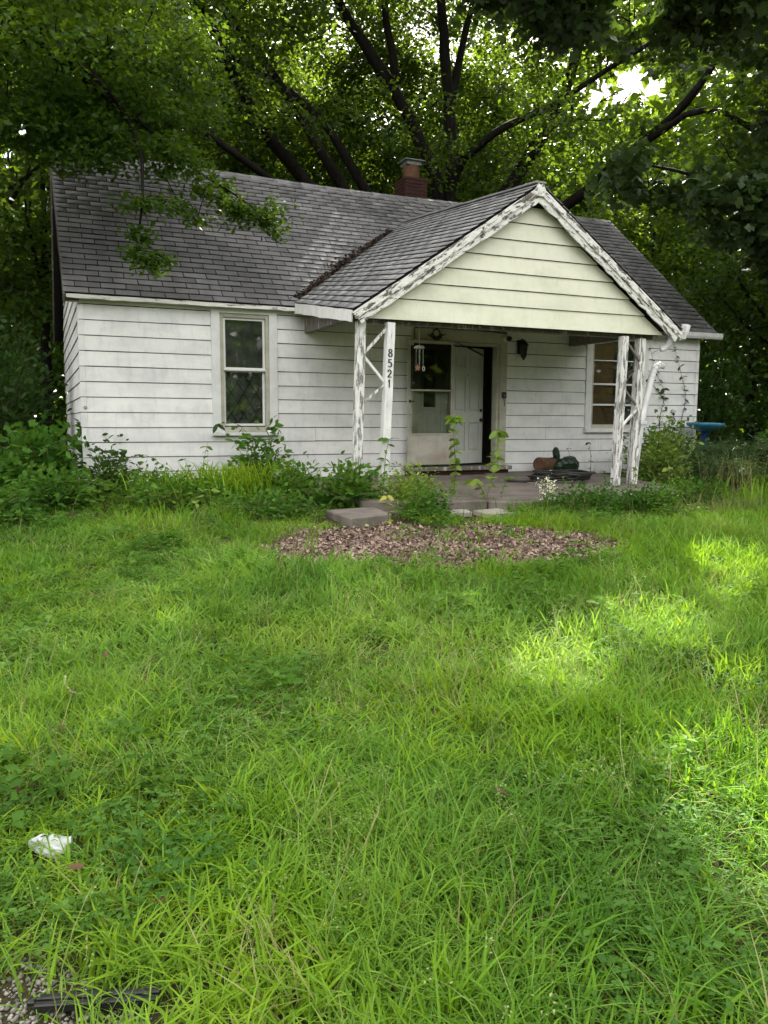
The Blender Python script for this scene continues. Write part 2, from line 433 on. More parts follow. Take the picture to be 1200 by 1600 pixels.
def clap(x0, x1, z0, z1, seed, mat, parent, y=0.0, name='siding_board', axis='x', slant=(0, 0), th=.019):
    """one clapboard: thick bottom lip, thin top, faintly warped along its length"""
    r = random.Random(seed)
    n = max(2, int((x1 - x0) / .5) + 1)
    vs_ = []; fs = []
    ph = r.uniform(0, 6); am = r.uniform(.0008, .0026); tilt = r.uniform(-.003, .003)
    for i in range(n):
        t = i / (n - 1); u = x0 + (x1 - x0) * t
        w = am * math.sin(u * 1.7 + ph) + tilt * (t - .5)
        ue0 = u + (slant[0] * (1 - t) + slant[1] * t)     # slanted ends for a gable
        for (uu, d, z) in ((u, 0.004, z0 + .012), (u, -th + w * .6, z0 + w), (u, -th + w * .6, z0 + .010 + w), (ue0, -.004 + w * .3, z1), (ue0, .006, z1)):
            vs_.append((uu, y + d, z) if axis == 'x' else (y + d, uu, z))
    for i in range(n - 1):
        for k in range(5):
            fs.append((i * 5 + k, i * 5 + (k + 1) % 5, (i + 1) * 5 + (k + 1) % 5, (i + 1) * 5 + k))
    fs += [(4, 3, 2, 1, 0), tuple((n - 1) * 5 + k for k in range(5))]
    b = MB(); b.add(vs_, fs)
    return b.build(name, mat, parent)

ZK = lambda k: 2.6 - k * EX
sd_ = 0
for k in range(0, 13):
    z0, z1 = ZK(k), min(ZK(k - 1), 2.70)
    z0 += .005
    if k <= 8: segs = [(0, 1.735), (2.665, 4.93), (6.60, 8.22), (9.58, HW)]
    else:
        c1 = 2.4 + .9 * math.sin(k * 2.3); c2 = 8.0 + 1.0 * math.sin(k * 3.1 + 1)
        segs = [(0, c1), (c1 + .002, 4.93), (6.60, c2), (c2 + .002, HW)]
    if k in (3, 7): segs = [s for s in segs if s[0] != 2.665] + [(2.665, 3.6 + .1 * k), (3.602 + .1 * k, 4.93)]
    for a, b in segs:
        sd_ += 1; clap(a, b - .003, z0, z1 - .005, sd_, 'siding', wall_front)
# the left end wall, boards clipped by the roof slope
for k in range(-13, 13):
    z0, z1 = ZK(k) + .005, ZK(k - 1) - .005
    y0, y1 = 0.0, HD
    if z1 > 2.72:
        y0 = max(0, (z1 - 2.72) / .854 + .02); y1 = HD - y0
    if y1 - y0 < .3: continue
    sd_ += 1
    cut = .38 if y0 < .2 else y0
    if cut > y0: clap(y0 + .002, cut, z0, z1, sd_, 'siding', wall_side, axis='y')
    sd_ += 1; clap(cut + .004, y1, z0, z1, sd_, 'siding', wall_side, axis='y')
for k in range(0, 13):                      # folded metal corner pieces
    z0, z1 = ZK(k) + .004, min(ZK(k - 1) - .006, 2.68)
    for cx, s in ((0.0, -1), (HW, 1)):
        b = MB()
        if s < 0: b.box(cx - .024, cx + .045, -.0235, -.0195, z0, z1); b.box(cx - .024, cx - .0205, -.0195, .045, z0, z1)
        else: b.box(cx - .045, cx + .024, -.0235, -.0195, z0, z1); b.box(cx + .0205, cx + .024, -.0195, .045, z0, z1)
        b.build('corner_cap', 'siding', wall_front)
b = MB(); b.lathe([(.0, -.004), (.022, -.004), (.022, .004), (.012, .006), (.012, .0)], 14, M=Matrix.Translation((.03, -.026, 1.24)) @ Matrix.Rotation(R(90), 4, 'X')); b.build('wall_fitting', 'tin', house)

# --- roof
SL = (5.41 - 2.72) / 3.15
SLA = math.atan(SL)
def roof_sag(x): return -.055 * math.exp(-((x - 5.2) / 2.6) ** 2)
RX0, RX1 = -.20, 11.06
rb = MB()
for (ya, yb, za, zb) in ((-.15, 3.0, 2.72, 5.41), (6.15, 3.0, 2.72, 5.41)):
    n = 16
    for i in range(n):
        a = RX0 + (RX1 - RX0) * i / n; c = RX0 + (RX1 - RX0) * (i + 1) / n
        q = [(a, ya, za - .012), (c, ya, za - .012), (c, yb, zb - .012 + roof_sag(c)), (a, yb, zb - .012 + roof_sag(a))]
        rb.add(q + [(x, y, z - .05) for x, y, z in q], [(0, 1, 2, 3), (7, 6, 5, 4), (0, 4, 5, 1), (2, 6, 7, 3), (1, 5, 6, 2), (3, 7, 4, 0)])
roof = rb.build('roof', 'decking', house)
# porch roof corners (the porch has sunk toward the front)
PL0, PL1 = Vector((2.92, -.12, 2.77)), Vector((3.00, -2.24, 2.43))        # left eave: wall, front
PR0, PR1 = Vector((8.42, -.12, 2.77)), Vector((8.22, -2.24, 2.43))
PA0, PA1 = Vector((5.75, 2.12, 4.68)), Vector((5.66, -2.24, 4.215))       # ridge: back, front
def tab_mesh(w, h, seed):
    r = random.Random(seed); th = .006; b = MB()
    j = lambda s: r.uniform(-s, s)
    v = [(.007, 0 + j(.005), .015 + j(.002)), (w - .007, 0 + j(.005), .015 + j(.003)), (w - .006, h - .014, .005), (.006, h - .014, .005)]
    b.add(v + [(x, y, z - th) for x, y, z in v], [(0, 1, 2, 3), (0, 4, 5, 1), (1, 5, 6, 2), (3, 7, 4, 0)])
    me = b.mesh('shingle', MAT['shingle'])
    at = me.attributes.new('tint', 'FLOAT', 'POINT'); at.data.foreach_set('value', [r.random()] * len(me.vertices))
    return me
TW, TH = .322, .140
tabs = [tab_mesh(TW, TH, i) for i in range(14)]
ncourse = int(3.15 / math.cos(SLA) / TH)
def porch_left_of(x, y):
    """is this spot of the main slope covered by the porch roof"""
    if y > 2.1: return False
    t = (y + .12) / 2.24
    return PL0.x + (PA0.x - PL0.x) * t + .02 < x < PR0.x + (PA0.x - PR0.x) * t - .02
place = []
for c in range(ncourse + 1):
    s = c * TH
    off = (TW / 2 if c % 2 else 0) + random.uniform(-.012, .012)
    i = 0; x = RX0 - (TW - off if off > .02 else 0)
    while x < RX1 - .02:
        place.append((c, x, s)); x += TW + .001
objs_left = 300; V_ = []; F_ = []; T_ = []
def tab_matrix(x, s):
    y = -.17 + s * math.cos(SLA); z = 2.725 + (s - .02) * math.sin(SLA) + roof_sag(x + .15) * max(0, (y + .15) / 3.15)
    return Matrix.Translation((x, y, z)) @ Matrix.Rotation(SLA, 4, 'X') @ Matrix.Rotation(R(random.uniform(-.35, .35)), 4, 'Z')
vis = []
for c, x, s in place:
    ym = -.15 + (s + .07) * math.cos(SLA)
    if porch_left_of(x, ym) and porch_left_of(x + TW, ym): continue
    d = (Vector((x + .16, ym, 2.75 + s * math.sin(SLA))) - CAM).length
    hid = (x < 2.9 and ym > 1.5)
    vis.append((d + (20 if hid else 0), c, x, s))
vis.sort()
for q, (d, c, x, s) in enumerate(vis):
    me = tabs[random.randrange(14)]
    M = tab_matrix(x, s)
    if x < RX0:                                   # half tab at the rake
        M = M @ Matrix.Translation((RX0 - x, 0, 0)) @ Matrix.Diagonal(((x + TW - RX0) / TW, 1, 1, 1))
    elif x + TW > RX1: M = M @ Matrix.Diagonal(((RX1 - x) / TW, 1, 1, 1))
    if q < objs_left:
        o = bpy.data.objects.new('shingle', me); COL.objects.link(o); o.parent = roof; o.matrix_parent_inverse = Matrix.Identity(4); o.matrix_local = M
        o.matrix_parent_inverse = Matrix.Identity(4)
    else:
        b0 = len(V_); V_ += [tuple(M @ v.co) for v in me.vertices]; F_ += [[b0 + i for i in p.vertices] for p in me.polygons]; T_ += [random.random()] * len(me.vertices)
o = link(bpy.data.objects.new('shingle_field', npmesh('shingle_field', V_, np.array(F_), MAT['shingle'], T_)), roof); o['kind'] = 'stuff'
# ridge caps
for i in range(48):
    x = RX0 + i * .235
    if x > RX1 - .05: break
    x1 = min(x + .25, RX1); b = MB(); z = 5.425 + roof_sag(x); h = .012 if i % 2 else .016
    for sgn in (-1, 1):
        q = [(x, 3, z + h), (x1, 3, z + h - .008), (x1, 3 + sgn * .13, z - .112 + h - .008), (x, 3 + sgn * .13, z - .112 + h)]
        b.add(q + [(a_, b_, c_ - .008) for a_, b_, c_ in q], [(0, 1, 2, 3), (7, 6, 5, 4), (0, 4, 5, 1), (1, 5, 6, 2), (2, 6, 7, 3), (3, 7, 4, 0)])
    me = b.mesh('ridge_cap', MAT['shingle']); at = me.attributes.new('tint', 'FLOAT', 'POINT'); at.data.foreach_set('value', [random.random()] * len(me.vertices))
    link(bpy.data.objects.new('ridge_cap', me), roof)

# eave boards and rakes of the main roof
def wavy_bar(p0, p1, w, h, mat, name, parent, n=14, amp=.006, seed=0, axis=(0, 0, 1), nib=.0):
    r = random.Random(seed); b = MB(); p0, p1 = Vector(p0), Vector(p1); t = (p1 - p0).normalized()
    u = Vector(axis); x = t.cross(u).normalized(); u = x.cross(t).normalized()
    vs_ = []; fs = []
    for i in range(n + 1):
        p = p0.lerp(p1, i / n); d = r.uniform(-amp, amp); lo = -h / 2 + (r.uniform(0, nib) if nib else 0)
        for (i_, j_) in ((-w / 2, lo), (w / 2, lo), (w / 2, h / 2), (-w / 2, h / 2)):
            vs_.append(p + x * (i_ + d * .4) + u * (j_ + d))
    for i in range(n):
        for k in range(4): fs.append((i * 4 + k, i * 4 + (k + 1) % 4, (i + 1) * 4 + (k + 1) % 4, (i + 1) * 4 + k))
    fs += [(3, 2, 1, 0), tuple(n * 4 + k for k in range(4))]
    b.add(vs_, fs); return b.build(name, mat, parent)
wavy_bar((-.16, -.145, 2.672), (2.93, -.145, 2.672), .022, .055, 'fascia', 'fascia_board', house, 22, .003, 1, nib=.012)
wavy_bar((8.30, -.150, 2.655), (11.04, -.150, 2.655), .022, .10, 'trim', 'fascia_board', house, 14, .002, 2)
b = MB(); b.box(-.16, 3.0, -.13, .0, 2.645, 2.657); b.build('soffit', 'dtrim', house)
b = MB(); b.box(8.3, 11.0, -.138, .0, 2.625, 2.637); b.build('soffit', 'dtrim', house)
for x, sg in ((-.185, -1), (11.045, 1)):
    for ya, yb in ((-.16, 3.0), (6.16, 3.0)):
        wavy_bar((x, ya, 2.63), (x, yb, 5.31), .024, .14, 'graywood', 'rake_board', house, 18, .005, 5 + int(ya))
b = MB(); b.add([(-.175, -.1, 2.60), (0, -.1, 2.60), (0, 3, 5.22), (-.175, 3, 5.22), (-.175, -.1, 2.615), (0, -.1, 2.615), (0, 3, 5.235), (-.175, 3, 5.235)], [(0, 1, 2, 3), (7, 6, 5, 4), (0, 4, 5, 1), (1, 5, 6, 2), (2, 6, 7, 3), (3, 7, 4, 0)])
b.build('soffit', 'graywood', house)
# gutter on the right eave
b = MB(); n = 10; prof = [(-.165, 2.70), (-.165, 2.615), (-.185, 2.595), (-.25, 2.595), (-.268, 2.63), (-.268, 2.695), (-.258, 2.70)]
for i in range(len(prof) - 1):
    (ya, za), (yb, zb) = prof[i], prof[i + 1]
    b.add([(8.42, ya, za), (11.1, ya, za), (11.1, yb, zb), (8.42, yb, zb)], [(0, 1, 2, 3)])
b.build('gutter', 'alum', house)

# --- porch roof
def P_left(u, v): return PL0.lerp(PL1, u).lerp(PA0.lerp(PA1, u), v)
def P_right(u, v): return PR0.lerp(PR1, u).lerp(PA0.lerp(PA1, u), v)
prb = MB()
for fn in (P_left, P_right):
    nu, nv = 6, 6; vs_ = []
    for i in range(nu + 1):
        for j in range(nv + 1): vs_.append(fn(i / nu, j / nv) + Vector((0, 0, -.014)))
    fs = [(i * (nv + 1) + j, i * (nv + 1) + j + 1, (i + 1) * (nv + 1) + j + 1, (i + 1) * (nv + 1) + j) for i in range(nu) for j in range(nv)]
    prb.add(vs_, fs); prb.add([v - Vector((0, 0, .045)) for v in vs_], [f[::-1] for f in fs])
proof = prb.build('porch_roof', 'decking', house)
def porch_tabs(fn, side, individual):
    V2, F2, T2 = [], [], []
    L = (fn(.8, 0) - fn(.8, 1)).length; nc = int(L / TH)
    for c in range(nc):
        v0, v1 = c / nc, min(1, (c + .87) / nc)
        u = 1.0; k = 0
        ln = (fn(0, v0) - fn(1, v0)).length; du = TW / ln
        u = 1.0 + (du / 2 if c % 2 else 0)
        while u > 0:
            a, b_ = min(u, 1.0), max(u - du + .035 * du, 0)
            u -= du
            if a - b_ < .005: continue
            q = [fn(a, v0), fn(b_, v0), fn(b_, v1), fn(a, v1)]
            nrm = (q[1] - q[0]).cross(q[3] - q[0]).normalized()
            if nrm.z < 0: nrm = -nrm
            up = random.uniform(.012, .017); ed = (q[0] - q[3]).normalized() * random.uniform(0, .006)
            w = [q[0] + nrm * up + ed, q[1] + nrm * up + ed, q[2] + nrm * .003, q[3] + nrm * .003]
            w8 = w + [p - nrm * .006 for p in w]
            fs = [(0, 1, 2, 3), (0, 4, 5, 1), (1, 5, 6, 2), (3, 7, 4, 0)]
            t = random.random()
            b0 = len(V2); V2 += [tuple(p) for p in w8]; F2 += [[b0 + i for i in f] for f in fs]; T2 += [t] * 8
            if individual:
                me = npmesh('shingle', V2, np.array(F2), MAT['shingle_p'], T2); link(bpy.data.objects.new('shingle', me), proof); V2, F2, T2 = [], [], []
    if V2: link(bpy.data.objects.new('shingle_field', npmesh('shingle_field', V2, np.array(F2), MAT['shingle_p'], T2)), proof)['kind'] = 'stuff'
porch_tabs(P_left, 'l', True); porch_tabs(P_right, 'r', False)
wavy_bar(PA0 + Vector((0, 0, .0)), PA1 + Vector((0, -.01, .0)), .16, .022, 'shingle_p', 'ridge_strip', proof, 12, .004, 9)
for me_ in (bpy.data.objects['ridge_strip'].data,):
    at = me_.attributes.new('tint', 'FLOAT', 'POINT'); at.data.foreach_set('value', [.6] * len(me_.vertices))
# rake boards of the porch gable, two layers of peeling boards and the shingle edge
yF = -2.235
for P1, sg in ((PL1, -1), (PR1, 1)):
    a = Vector((P1.x - sg * -.0, yF, P1.z)); t = (PA1 - P1).normalized(); dn = Vector((-t.z * sg * -1, 0, -abs(t.x))).normalized()
    dn = Vector((t.z, 0, -t.x)) if t.x > 0 else Vector((-t.z, 0, t.x))
    dn.normalize()
    top = PA1.copy(); top.y = yF
    wavy_bar(a + dn * .075 - t * .03, top + dn * .075 + t * (.02), .022, .090, 'peel_l' if sg < 0 else 'peel_r', 'rake_board', house, 26, .004, 20 + sg, axis=-dn)
    wavy_bar(a + dn * .160 + Vector((0, .022, 0)), top + dn * .160 + Vector((0, .022, 0)), .024, .105, 'peel_l' if sg < 0 else 'peel_r', 'rake_board', house, 30, .004, 30 + sg, axis=-dn, nib=.02)
b = MB(); b.bar((PA1.x - .05, yF - .018, PA1.z - .12), (PA1.x + .05, yF - .018, PA1.z - .12), .02, .12); b.build('peak_block', 'peel_h', house, .004)
wavy_bar(PL0 + Vector((0, -.03, -.085)), PL1 + Vector((-.005, .04, -.085)), .022, .15, 'peel_w', 'fascia_board', house, 14, .004, 41, nib=.016)
wavy_bar(PR0 + Vector((0, -.03, -.085)), PR1 + Vector((.005, .04, -.085)), .022, .15, 'peel_h', 'fascia_board', house, 14, .004, 42, nib=.02)
# gable wall of the porch
gw = MB(); gb = 2.36
def gx(z):  # left and right limits of the gable siding at height z
    t = (z - 2.34) / (4.06 - 2.34)
    return 3.10 + (5.66 - 3.10) * t, 7.98 + (5.66 - 7.98) * t
gw.add([(3.12, -2.08, gb - .01), (7.96, -2.08, gb - .01), (5.66, -2.08, 4.05), (3.12, -1.98, gb - .01), (7.96, -1.98, gb - .01), (5.66, -1.98, 4.05)], [(0, 1, 2), (5, 4, 3), (0, 3, 4, 1), (1, 4, 5, 2), (2, 5, 3, 0)])
gwall = gw.build('gable_wall', 'decking', house)
zl = [2.345, 2.61, 2.825, 3.045, 3.26, 3.48, 3.705, 3.93]
for i in range(7):
    z0, z1 = zl[i] + .004, zl[i + 1] - .004
    a0, b0 = gx(z0); a1, b1 = gx(z1)
    dz = i * .0 
    clap(a0, b0, z0, z1, 200 + i, 'cream', gwall, y=-2.08, slant=(a1 - a0, b1 - b0), th=.024)
# porch ceiling and beam
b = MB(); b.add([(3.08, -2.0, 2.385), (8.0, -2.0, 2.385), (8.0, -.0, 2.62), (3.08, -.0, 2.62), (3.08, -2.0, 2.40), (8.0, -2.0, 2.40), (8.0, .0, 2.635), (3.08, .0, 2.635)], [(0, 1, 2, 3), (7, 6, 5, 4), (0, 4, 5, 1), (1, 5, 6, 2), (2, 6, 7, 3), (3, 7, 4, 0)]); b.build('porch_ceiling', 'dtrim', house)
b = MB(); b.box(3.12, 7.9, -1.97, -1.89, 2.30, 2.40); b.build('porch_beam', 'graywood', house, .004)
b = MB(); b.box(3.10, 3.20, -1.88, -.02, 2.36, 2.56); b.build('side_beam', 'graywood', house)
b = MB(); b.box(7.84, 7.94, -1.88, -.02, 2.36, 2.56); b.build('side_beam', 'graywood', house)

# --- posts and braces
def post(x0, z0, x1, z1, w, d, y, mat, seed):
    return wavy_bar((x0, y, z0), (x1, y, z1), w, d, mat, 'porch_post', house, 16, .003, seed, axis=(0, -1, 0))
post(3.11, .10, 3.17, 2.31, .105, .10, -2.06, 'peel', 61)
post(3.475, .04, 3.565, 2.31, .105, .10, -2.07, 'peel_w', 62)
post(7.225, .10, 7.285, 2.31, .105, .10, -2.06, 'peel', 63)
post(7.60, .10, 7.665, 2.30, .115, .11, -1.98, 'peel', 64)
def brace(p, q, mat='peel', w=.028, y=-2.05): wavy_bar((p[0], y, p[1]), (q[0], y, q[1]), w, .032, mat, 'brace', house, 6, .002, int(p[1] * 100), axis=(0, -1, 0))
brace((3.215, 1.92), (3.515, 2.23), 'peel', .034); brace((3.205, 1.89), (3.50, 1.565), 'peel_w', .034); brace((3.485, 1.53), (3.18, 1.28), 'peel', .024)
brace((7.335, 2.25), (7.60, 1.97), 'graywood'); brace((7.32, 1.57), (7.56, 1.33), 'graywood'); brace((7.59, 1.27), (7.30, 1.00), 'peel'); brace((7.46, 1.79), (7.31, 1.64), 'graywood', .034)
b = MB(); b.bar((7.33, -2.09, 1.76), (7.46, -2.09, 1.83), .03, .05); b.bar((7.35, -2.09, 1.70), (7.34, -2.09, 1.84), .035, .04); b.build('hook_plate', 'iron', house, .004)
# house number painted on the post, from strokes
numbers = {'8': [[(.5, .52), (.2, .62), (.15, .8), (.3, .97), (.6, 1), (.85, .85), (.8, .65), (.5, .52), (.15, .4), (.08, .2), (.3, .02), (.65, 0), (.92, .18), (.88, .38), (.5, .52)]],
           '5': [[(.85, 1), (.25, 1), (.2, .58), (.5, .66), (.8, .55), (.92, .33), (.8, .1), (.5, 0), (.12, .1)]],
           '2': [[(.12, .75), (.25, .95), (.55, 1), (.85, .85), (.85, .62), (.6, .4), (.1, .02), (.92, .02)]],
           '1': [[(.35, .82), (.55, 1), (.50, .02)]]}
zc = 1.885
for ch in '8521':
    h, w = .092, .056
    b = MB()
    xc = 3.475 + (zc - .04) / 2.27 * .09
    for st in numbers[ch]:
        for p, q in zip(st[:-1], st[1:]):
            A = Vector((xc + (p[0] - .5) * w, -2.1225, zc + p[1] * h)); B = Vector((xc + (q[0] - .5) * w, -2.1225, zc + q[1] * h))
            e = (B - A).normalized() * .004
            b.bar(A - e, B + e, .006, .016 if abs(e.z) > abs(e.x) * .7 else .010, (0, 1, 0)) if False else b.bar(A - e, B + e, .0155 if abs(e.z) > abs(e.x) else .010, .006, (0, -1, 0))
    b.build('house_number', 'number', house)
    zc -= .128

# --- windows
def window_left():
    w = MB(); x0, x1, z0, z1 = 1.725, 2.68, .87, 2.655
    w.box(x0, x0 + .12, -.036, .02, z0 + .04, z1); w.box(x1 - .12, x1, -.036, .02, z0 + .04, z1); w.box(x0 + .12, x1 - .12, -.036, .02, z1 - .07, z1)
    f = w.build('window', 'trim', house, .003)
    f['label'] = 'tall double hung window with a lattice curtain behind its lower sash'
    s = MB(); s.box(x0 - .015, x1 + .015, -.085, .02, z0 - .01, z0 + .037); s.build('sill', 'trim', f, .004)
    fr = MB()
    a, c = x0 + .122, x1 - .122
    fr.box(a, a + .05, -.015, .10, .94, 2.58); fr.box(c - .05, c, -.015, .10, .94, 2.58); fr.box(a + .05, c - .05, -.015, .10, 2.53, 2.58); fr.box(a + .05, c - .05, -.02, .10, .91, .985)
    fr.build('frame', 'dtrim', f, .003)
    for (za, zb, y, nm) in ((1.80, 2.53, .015, 'upper_sash'), (1.0, 1.80, .05, 'lower_sash')):
        q = MB(); aa, cc = a + .052, c - .052; t = .032
        q.box(aa, aa + t, y, y + .03, za, zb); q.box(cc - t, cc, y, y + .03, za, zb); q.box(aa + t, cc - t, y, y + .03, za, za + t); q.box(aa + t, cc - t, y, y + .03, zb - t, zb)
        q.build(nm, 'trim', f, .002)
        g = MB(); g.box(aa + t, cc - t, y + .012, y + .016, za + t, zb - t); g.build('pane', 'glass', f)
    q = MB(); q.box(a + .05, c - .05, -.012, .01, 1.785, 1.815); q.build('meeting_rail', 'trim', f, .002)
    # lace curtain with diamond ribs behind the lower sash
    cm = MB(); n = 24; vs_ = []
    for i in range(n + 1):
        x = a + .04 + (c - a - .08) * i / n; y = .115 + .010 * math.sin(i * 1.3)
        vs_ += [(x, y, .99), (x, y, 2.56)]
    cm.add(vs_, [(2 * i, 2 * i + 2, 2 * i + 3, 2 * i + 1) for i in range(n)])
    cm.build('curtain', 'curtain', f, smooth=True)
    lt = MB(); wdt = c - a - .16
    for s in (-1, 1):
        for k in range(-5, 7):
            xa = a + .08 + k * wdt / 3.0
            pts = []
            za, zb = 1.03, 1.74
            for j in range(15):
                z = za + (zb - za) * j / 14; x = xa + s * (z - za) * .62
                if a + .075 < x < c - .075: pts.append((x, .094, z))
            for p, q_ in zip(pts[:-1], pts[1:]): lt.bar(p, q_, .014, .006, (0, -1, 0))
    lt.build('curtain_lattice', 'lattice', f)
window_left()
def window_right():
    w = MB(); x0, x1, z0, z1 = 8.215, 9.585, .90, 2.63
    w.box(x0, x0 + .13, -.036, .02, z0 + .06, z1); w.box(x1 - .13, x1, -.036, .02, z0 + .06, z1); w.box(x0 + .13, x1 - .13, -.036, .02, z1 - .08, z1)
    f = w.build('window', 'trim', house, .003)
    f['label'] = 'wide window under the porch with brown boarding inside its glass'
    s = MB(); s.box(x0 - .015, x1 + .015, -.08, .02, z0 - .01, z0 + .057); s.build('sill', 'trim', f, .004)
    a, c = x0 + .132, x1 - .132
    fr = MB(); fr.box(a, a + .045, -.01, .10, .96, 2.55); fr.box(c - .045, c, -.01, .10, .96, 2.55); fr.box(a + .045, c - .045, -.01, .10, 2.50, 2.55); fr.box(a + .045, c - .045, -.01, .10, .96, 1.03)
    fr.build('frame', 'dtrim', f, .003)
    for z in (1.36, 1.72, 2.14):
        q = MB(); q.box(a + .045, c - .045, -.004, .03, z, z + (.032 if z < 2 else .014)); q.build('glazing_bar', 'trim', f, .002)
    for za, zb in ((1.03, 1.36), (1.392, 1.72), (1.752, 2.14), (2.154, 2.50)):
        g = MB(); g.box(a + .045, c - .045, .012, .016, za, zb); g.build('pane', 'glass', f)
    p = MB(); p.box(a + .03, a + .54, .075, .09, 1.0, 2.54); p.build('inner_board', 'plywood', f)
    g = MB(); g.box(a + .56, c - .02, .16, .175, 1.0, 1.55); g.build('reflection_panel', 'curtain', f)  # grey sheet added in place of the reflection in the glass
window_right()

# --- doorway
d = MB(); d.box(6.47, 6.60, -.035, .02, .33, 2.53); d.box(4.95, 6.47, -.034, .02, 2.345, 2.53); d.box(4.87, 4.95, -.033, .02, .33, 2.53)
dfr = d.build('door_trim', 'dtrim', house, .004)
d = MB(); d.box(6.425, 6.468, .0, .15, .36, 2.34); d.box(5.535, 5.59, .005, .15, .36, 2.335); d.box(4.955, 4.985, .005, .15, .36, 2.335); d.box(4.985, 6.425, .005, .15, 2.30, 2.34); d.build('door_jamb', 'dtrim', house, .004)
d = MB(); d.box(4.72, 6.62, -.22, .02, .29, .352); d.build('threshold', 'graywood', house, .006)
d = MB(); d.box(4.75, 6.58, -.17, .0, .20, .288); d.build('door_step', 'brick', house, .006)
# sidelight panel with a tall narrow pane
d = MB(); zA, zB = .36, 2.30
d.box(4.987, 5.085, .03, .075, zA, zB); d.box(5.30, 5.533, .03, .075, zA, zB); d.box(5.085, 5.30, .03, .075, zA, 1.30); d.box(5.085, 5.30, .03, .075, 2.20, zB)
d.box(5.045, 5.084, .012, .03, 1.26, 2.24); d.box(5.301, 5.34, .012, .03, 1.26, 2.24); d.box(5.085, 5.30, .012, .03, 1.26, 1.30); d.box(5.085, 5.30, .012, .03, 2.20, 2.24)
d.box(5.40, 5.415, .020, .03, zA, zB); d.box(5.46, 5.475, .020, .03, zA, zB); d.box(5.085, 5.20, .022, .03, .92, .94)
sl = d.build('sidelight', 'doorp', house, .002)
d = MB(); d.box(5.087, 5.298, .05, .056, 1.302, 2.198); d.build('pane', 'glass_d', sl)
d = MB(); d.box(5.087, 5.298, .030, .048, 1.80, 1.815); d.build('glazing_bar', 'doorp', sl)
# six panel front door, swung inward
def front_door():
    th_ = R(20); W_, H_ = .82, 1.90
    M = Matrix.Translation((5.595, .06, .38)) @ Matrix.Rotation(th_, 4, 'Z')
    d = MB(); st = .10
    cols = [(st, W_ / 2 - .045), (W_ / 2 + .045, W_ - st)]
    rows = [(.20, .68), (.86, 1.42), (1.58, 1.76)]
    d.box(0, W_, .018, .045, 0, H_, M)                 # core
    for a, c in ((0, st), (W_ / 2 - .045, W_ / 2 + .045), (W_ - st, W_)): d.box(a, c, -.006, .018, 0, H_, M)
    zs = [0] + [v for r_ in rows for v in r_] + [H_]
    for za, zb in zip(zs[0::2], zs[1::2]):
        for a, c in cols: d.box(a, c, -.006, .0179, za, zb, M)
    o = d.build('front_door', 'doorp', house, .003)
    o['label'] = 'white six panel front door standing ajar'
    for za, zb in rows:
        for a, c in cols:
            q = MB(); q.box(a + .026, c - .026, .004, .0185, za + .026, zb - .026, M); q.build('panel', 'doorp', o, .010)
    for z in (.72, .88):
        q = MB(); prof = [(.0, .0), (.028, .0), (.030, .008), (.014, .012), (.012, .03), (.026, .04), (.028, .055), (.018, .066), (.0, .068)] if z < .8 else [(.0, .0), (.026, .0), (.026, .016), (.018, .02), (.0, .021)]
        q.lathe(prof, 14, M=M @ Matrix.Translation((W_ - .06, -.004, z)) @ Matrix.Rotation(R(90), 4, 'X')); q.build('door_knob' if z < .8 else 'deadbolt', 'iron', o, smooth=True)
    q = MB(); q.lathe([(.0, .0), (.009, .0), (.009, .006), (.0, .006)], 10, M=M @ Matrix.Translation((W_ / 2, -.004, 1.45)) @ Matrix.Rotation(R(90), 4, 'X')); q.build('peephole', 'iron', o)
front_door()
# storm door folded back to the left, hinged beside the front door
def storm_door():
    M = Matrix.Translation((5.565, -.06, .385)) @ Matrix.Rotation(R(180 + 2.5), 4, 'Z')
    W_, H_ = .825, 1.95; t = .034
    d = MB(); d.box(0, .045, 0, t, 0, H_, M); d.box(W_ - .045, W_, 0, t, 0, H_, M); d.box(.045, W_ - .045, 0, t, H_ - .05, H_, M); d.box(.045, W_ - .045, 0, t, 0, .03, M)
    d.box(.045, W_ - .045, 0, t, .47, .50, M); d.box(.045, W_ - .045, -.004, t + .004, 1.16, 1.19, M)
    o = d.build('storm_door', 'dtrim', house, .003)
    o['label'] = 'aluminium storm door swung open against the wall'
    q = MB(); q.box(.046, W_ - .046, .008, .026, .031, .469, M); q.build('kick_panel', 'kick', o)
    for za, zb in ((.501, 1.159), (1.191, H_ - .051)):
        q = MB(); q.box(.046, W_ - .046, .014, .018, za, zb, M); q.build('pane', 'glass_d' if za < 1 else 'screen', o)
    q = MB(); q.bar(M @ Vector((W_ - .03, -.02, 1.0)), M @ Vector((W_ - .03, .055, 1.0)), .03, .045); q.bar(M @ Vector((W_ - .03, .055, 1.0)), M @ Vector((W_ - .10, .065, 1.0)), .018, .02); q.build('latch_handle', 'iron', o, .003)
    q = MB(); q.tube([(5.60, -.11, 2.32), (5.82, -.12, 2.24)], .006, 6); q.tube([(5.80, -.12, 2.25), (6.08, -.14, 2.13)], .016, 8); q.build('door_closer', 'blackpl', o)
    q = MB(); q.bar(M @ Vector((W_ - .10, .03, H_ - .045)), M @ Vector((W_ - .01, .03, H_ - .045)), .02, .09); q.build('corner_bracket', 'dtrim', o, .01)
storm_door()
# cable stapled around the doorway
b = MB(); b.tube([(4.89, -.045, 2.25), (4.89, -.045, 2.53), (5.6, -.045, 2.545), (6.3, -.045, 2.525), (6.58, -.045, 2.51)], .008, 6); b.build('cable', 'iron', house)

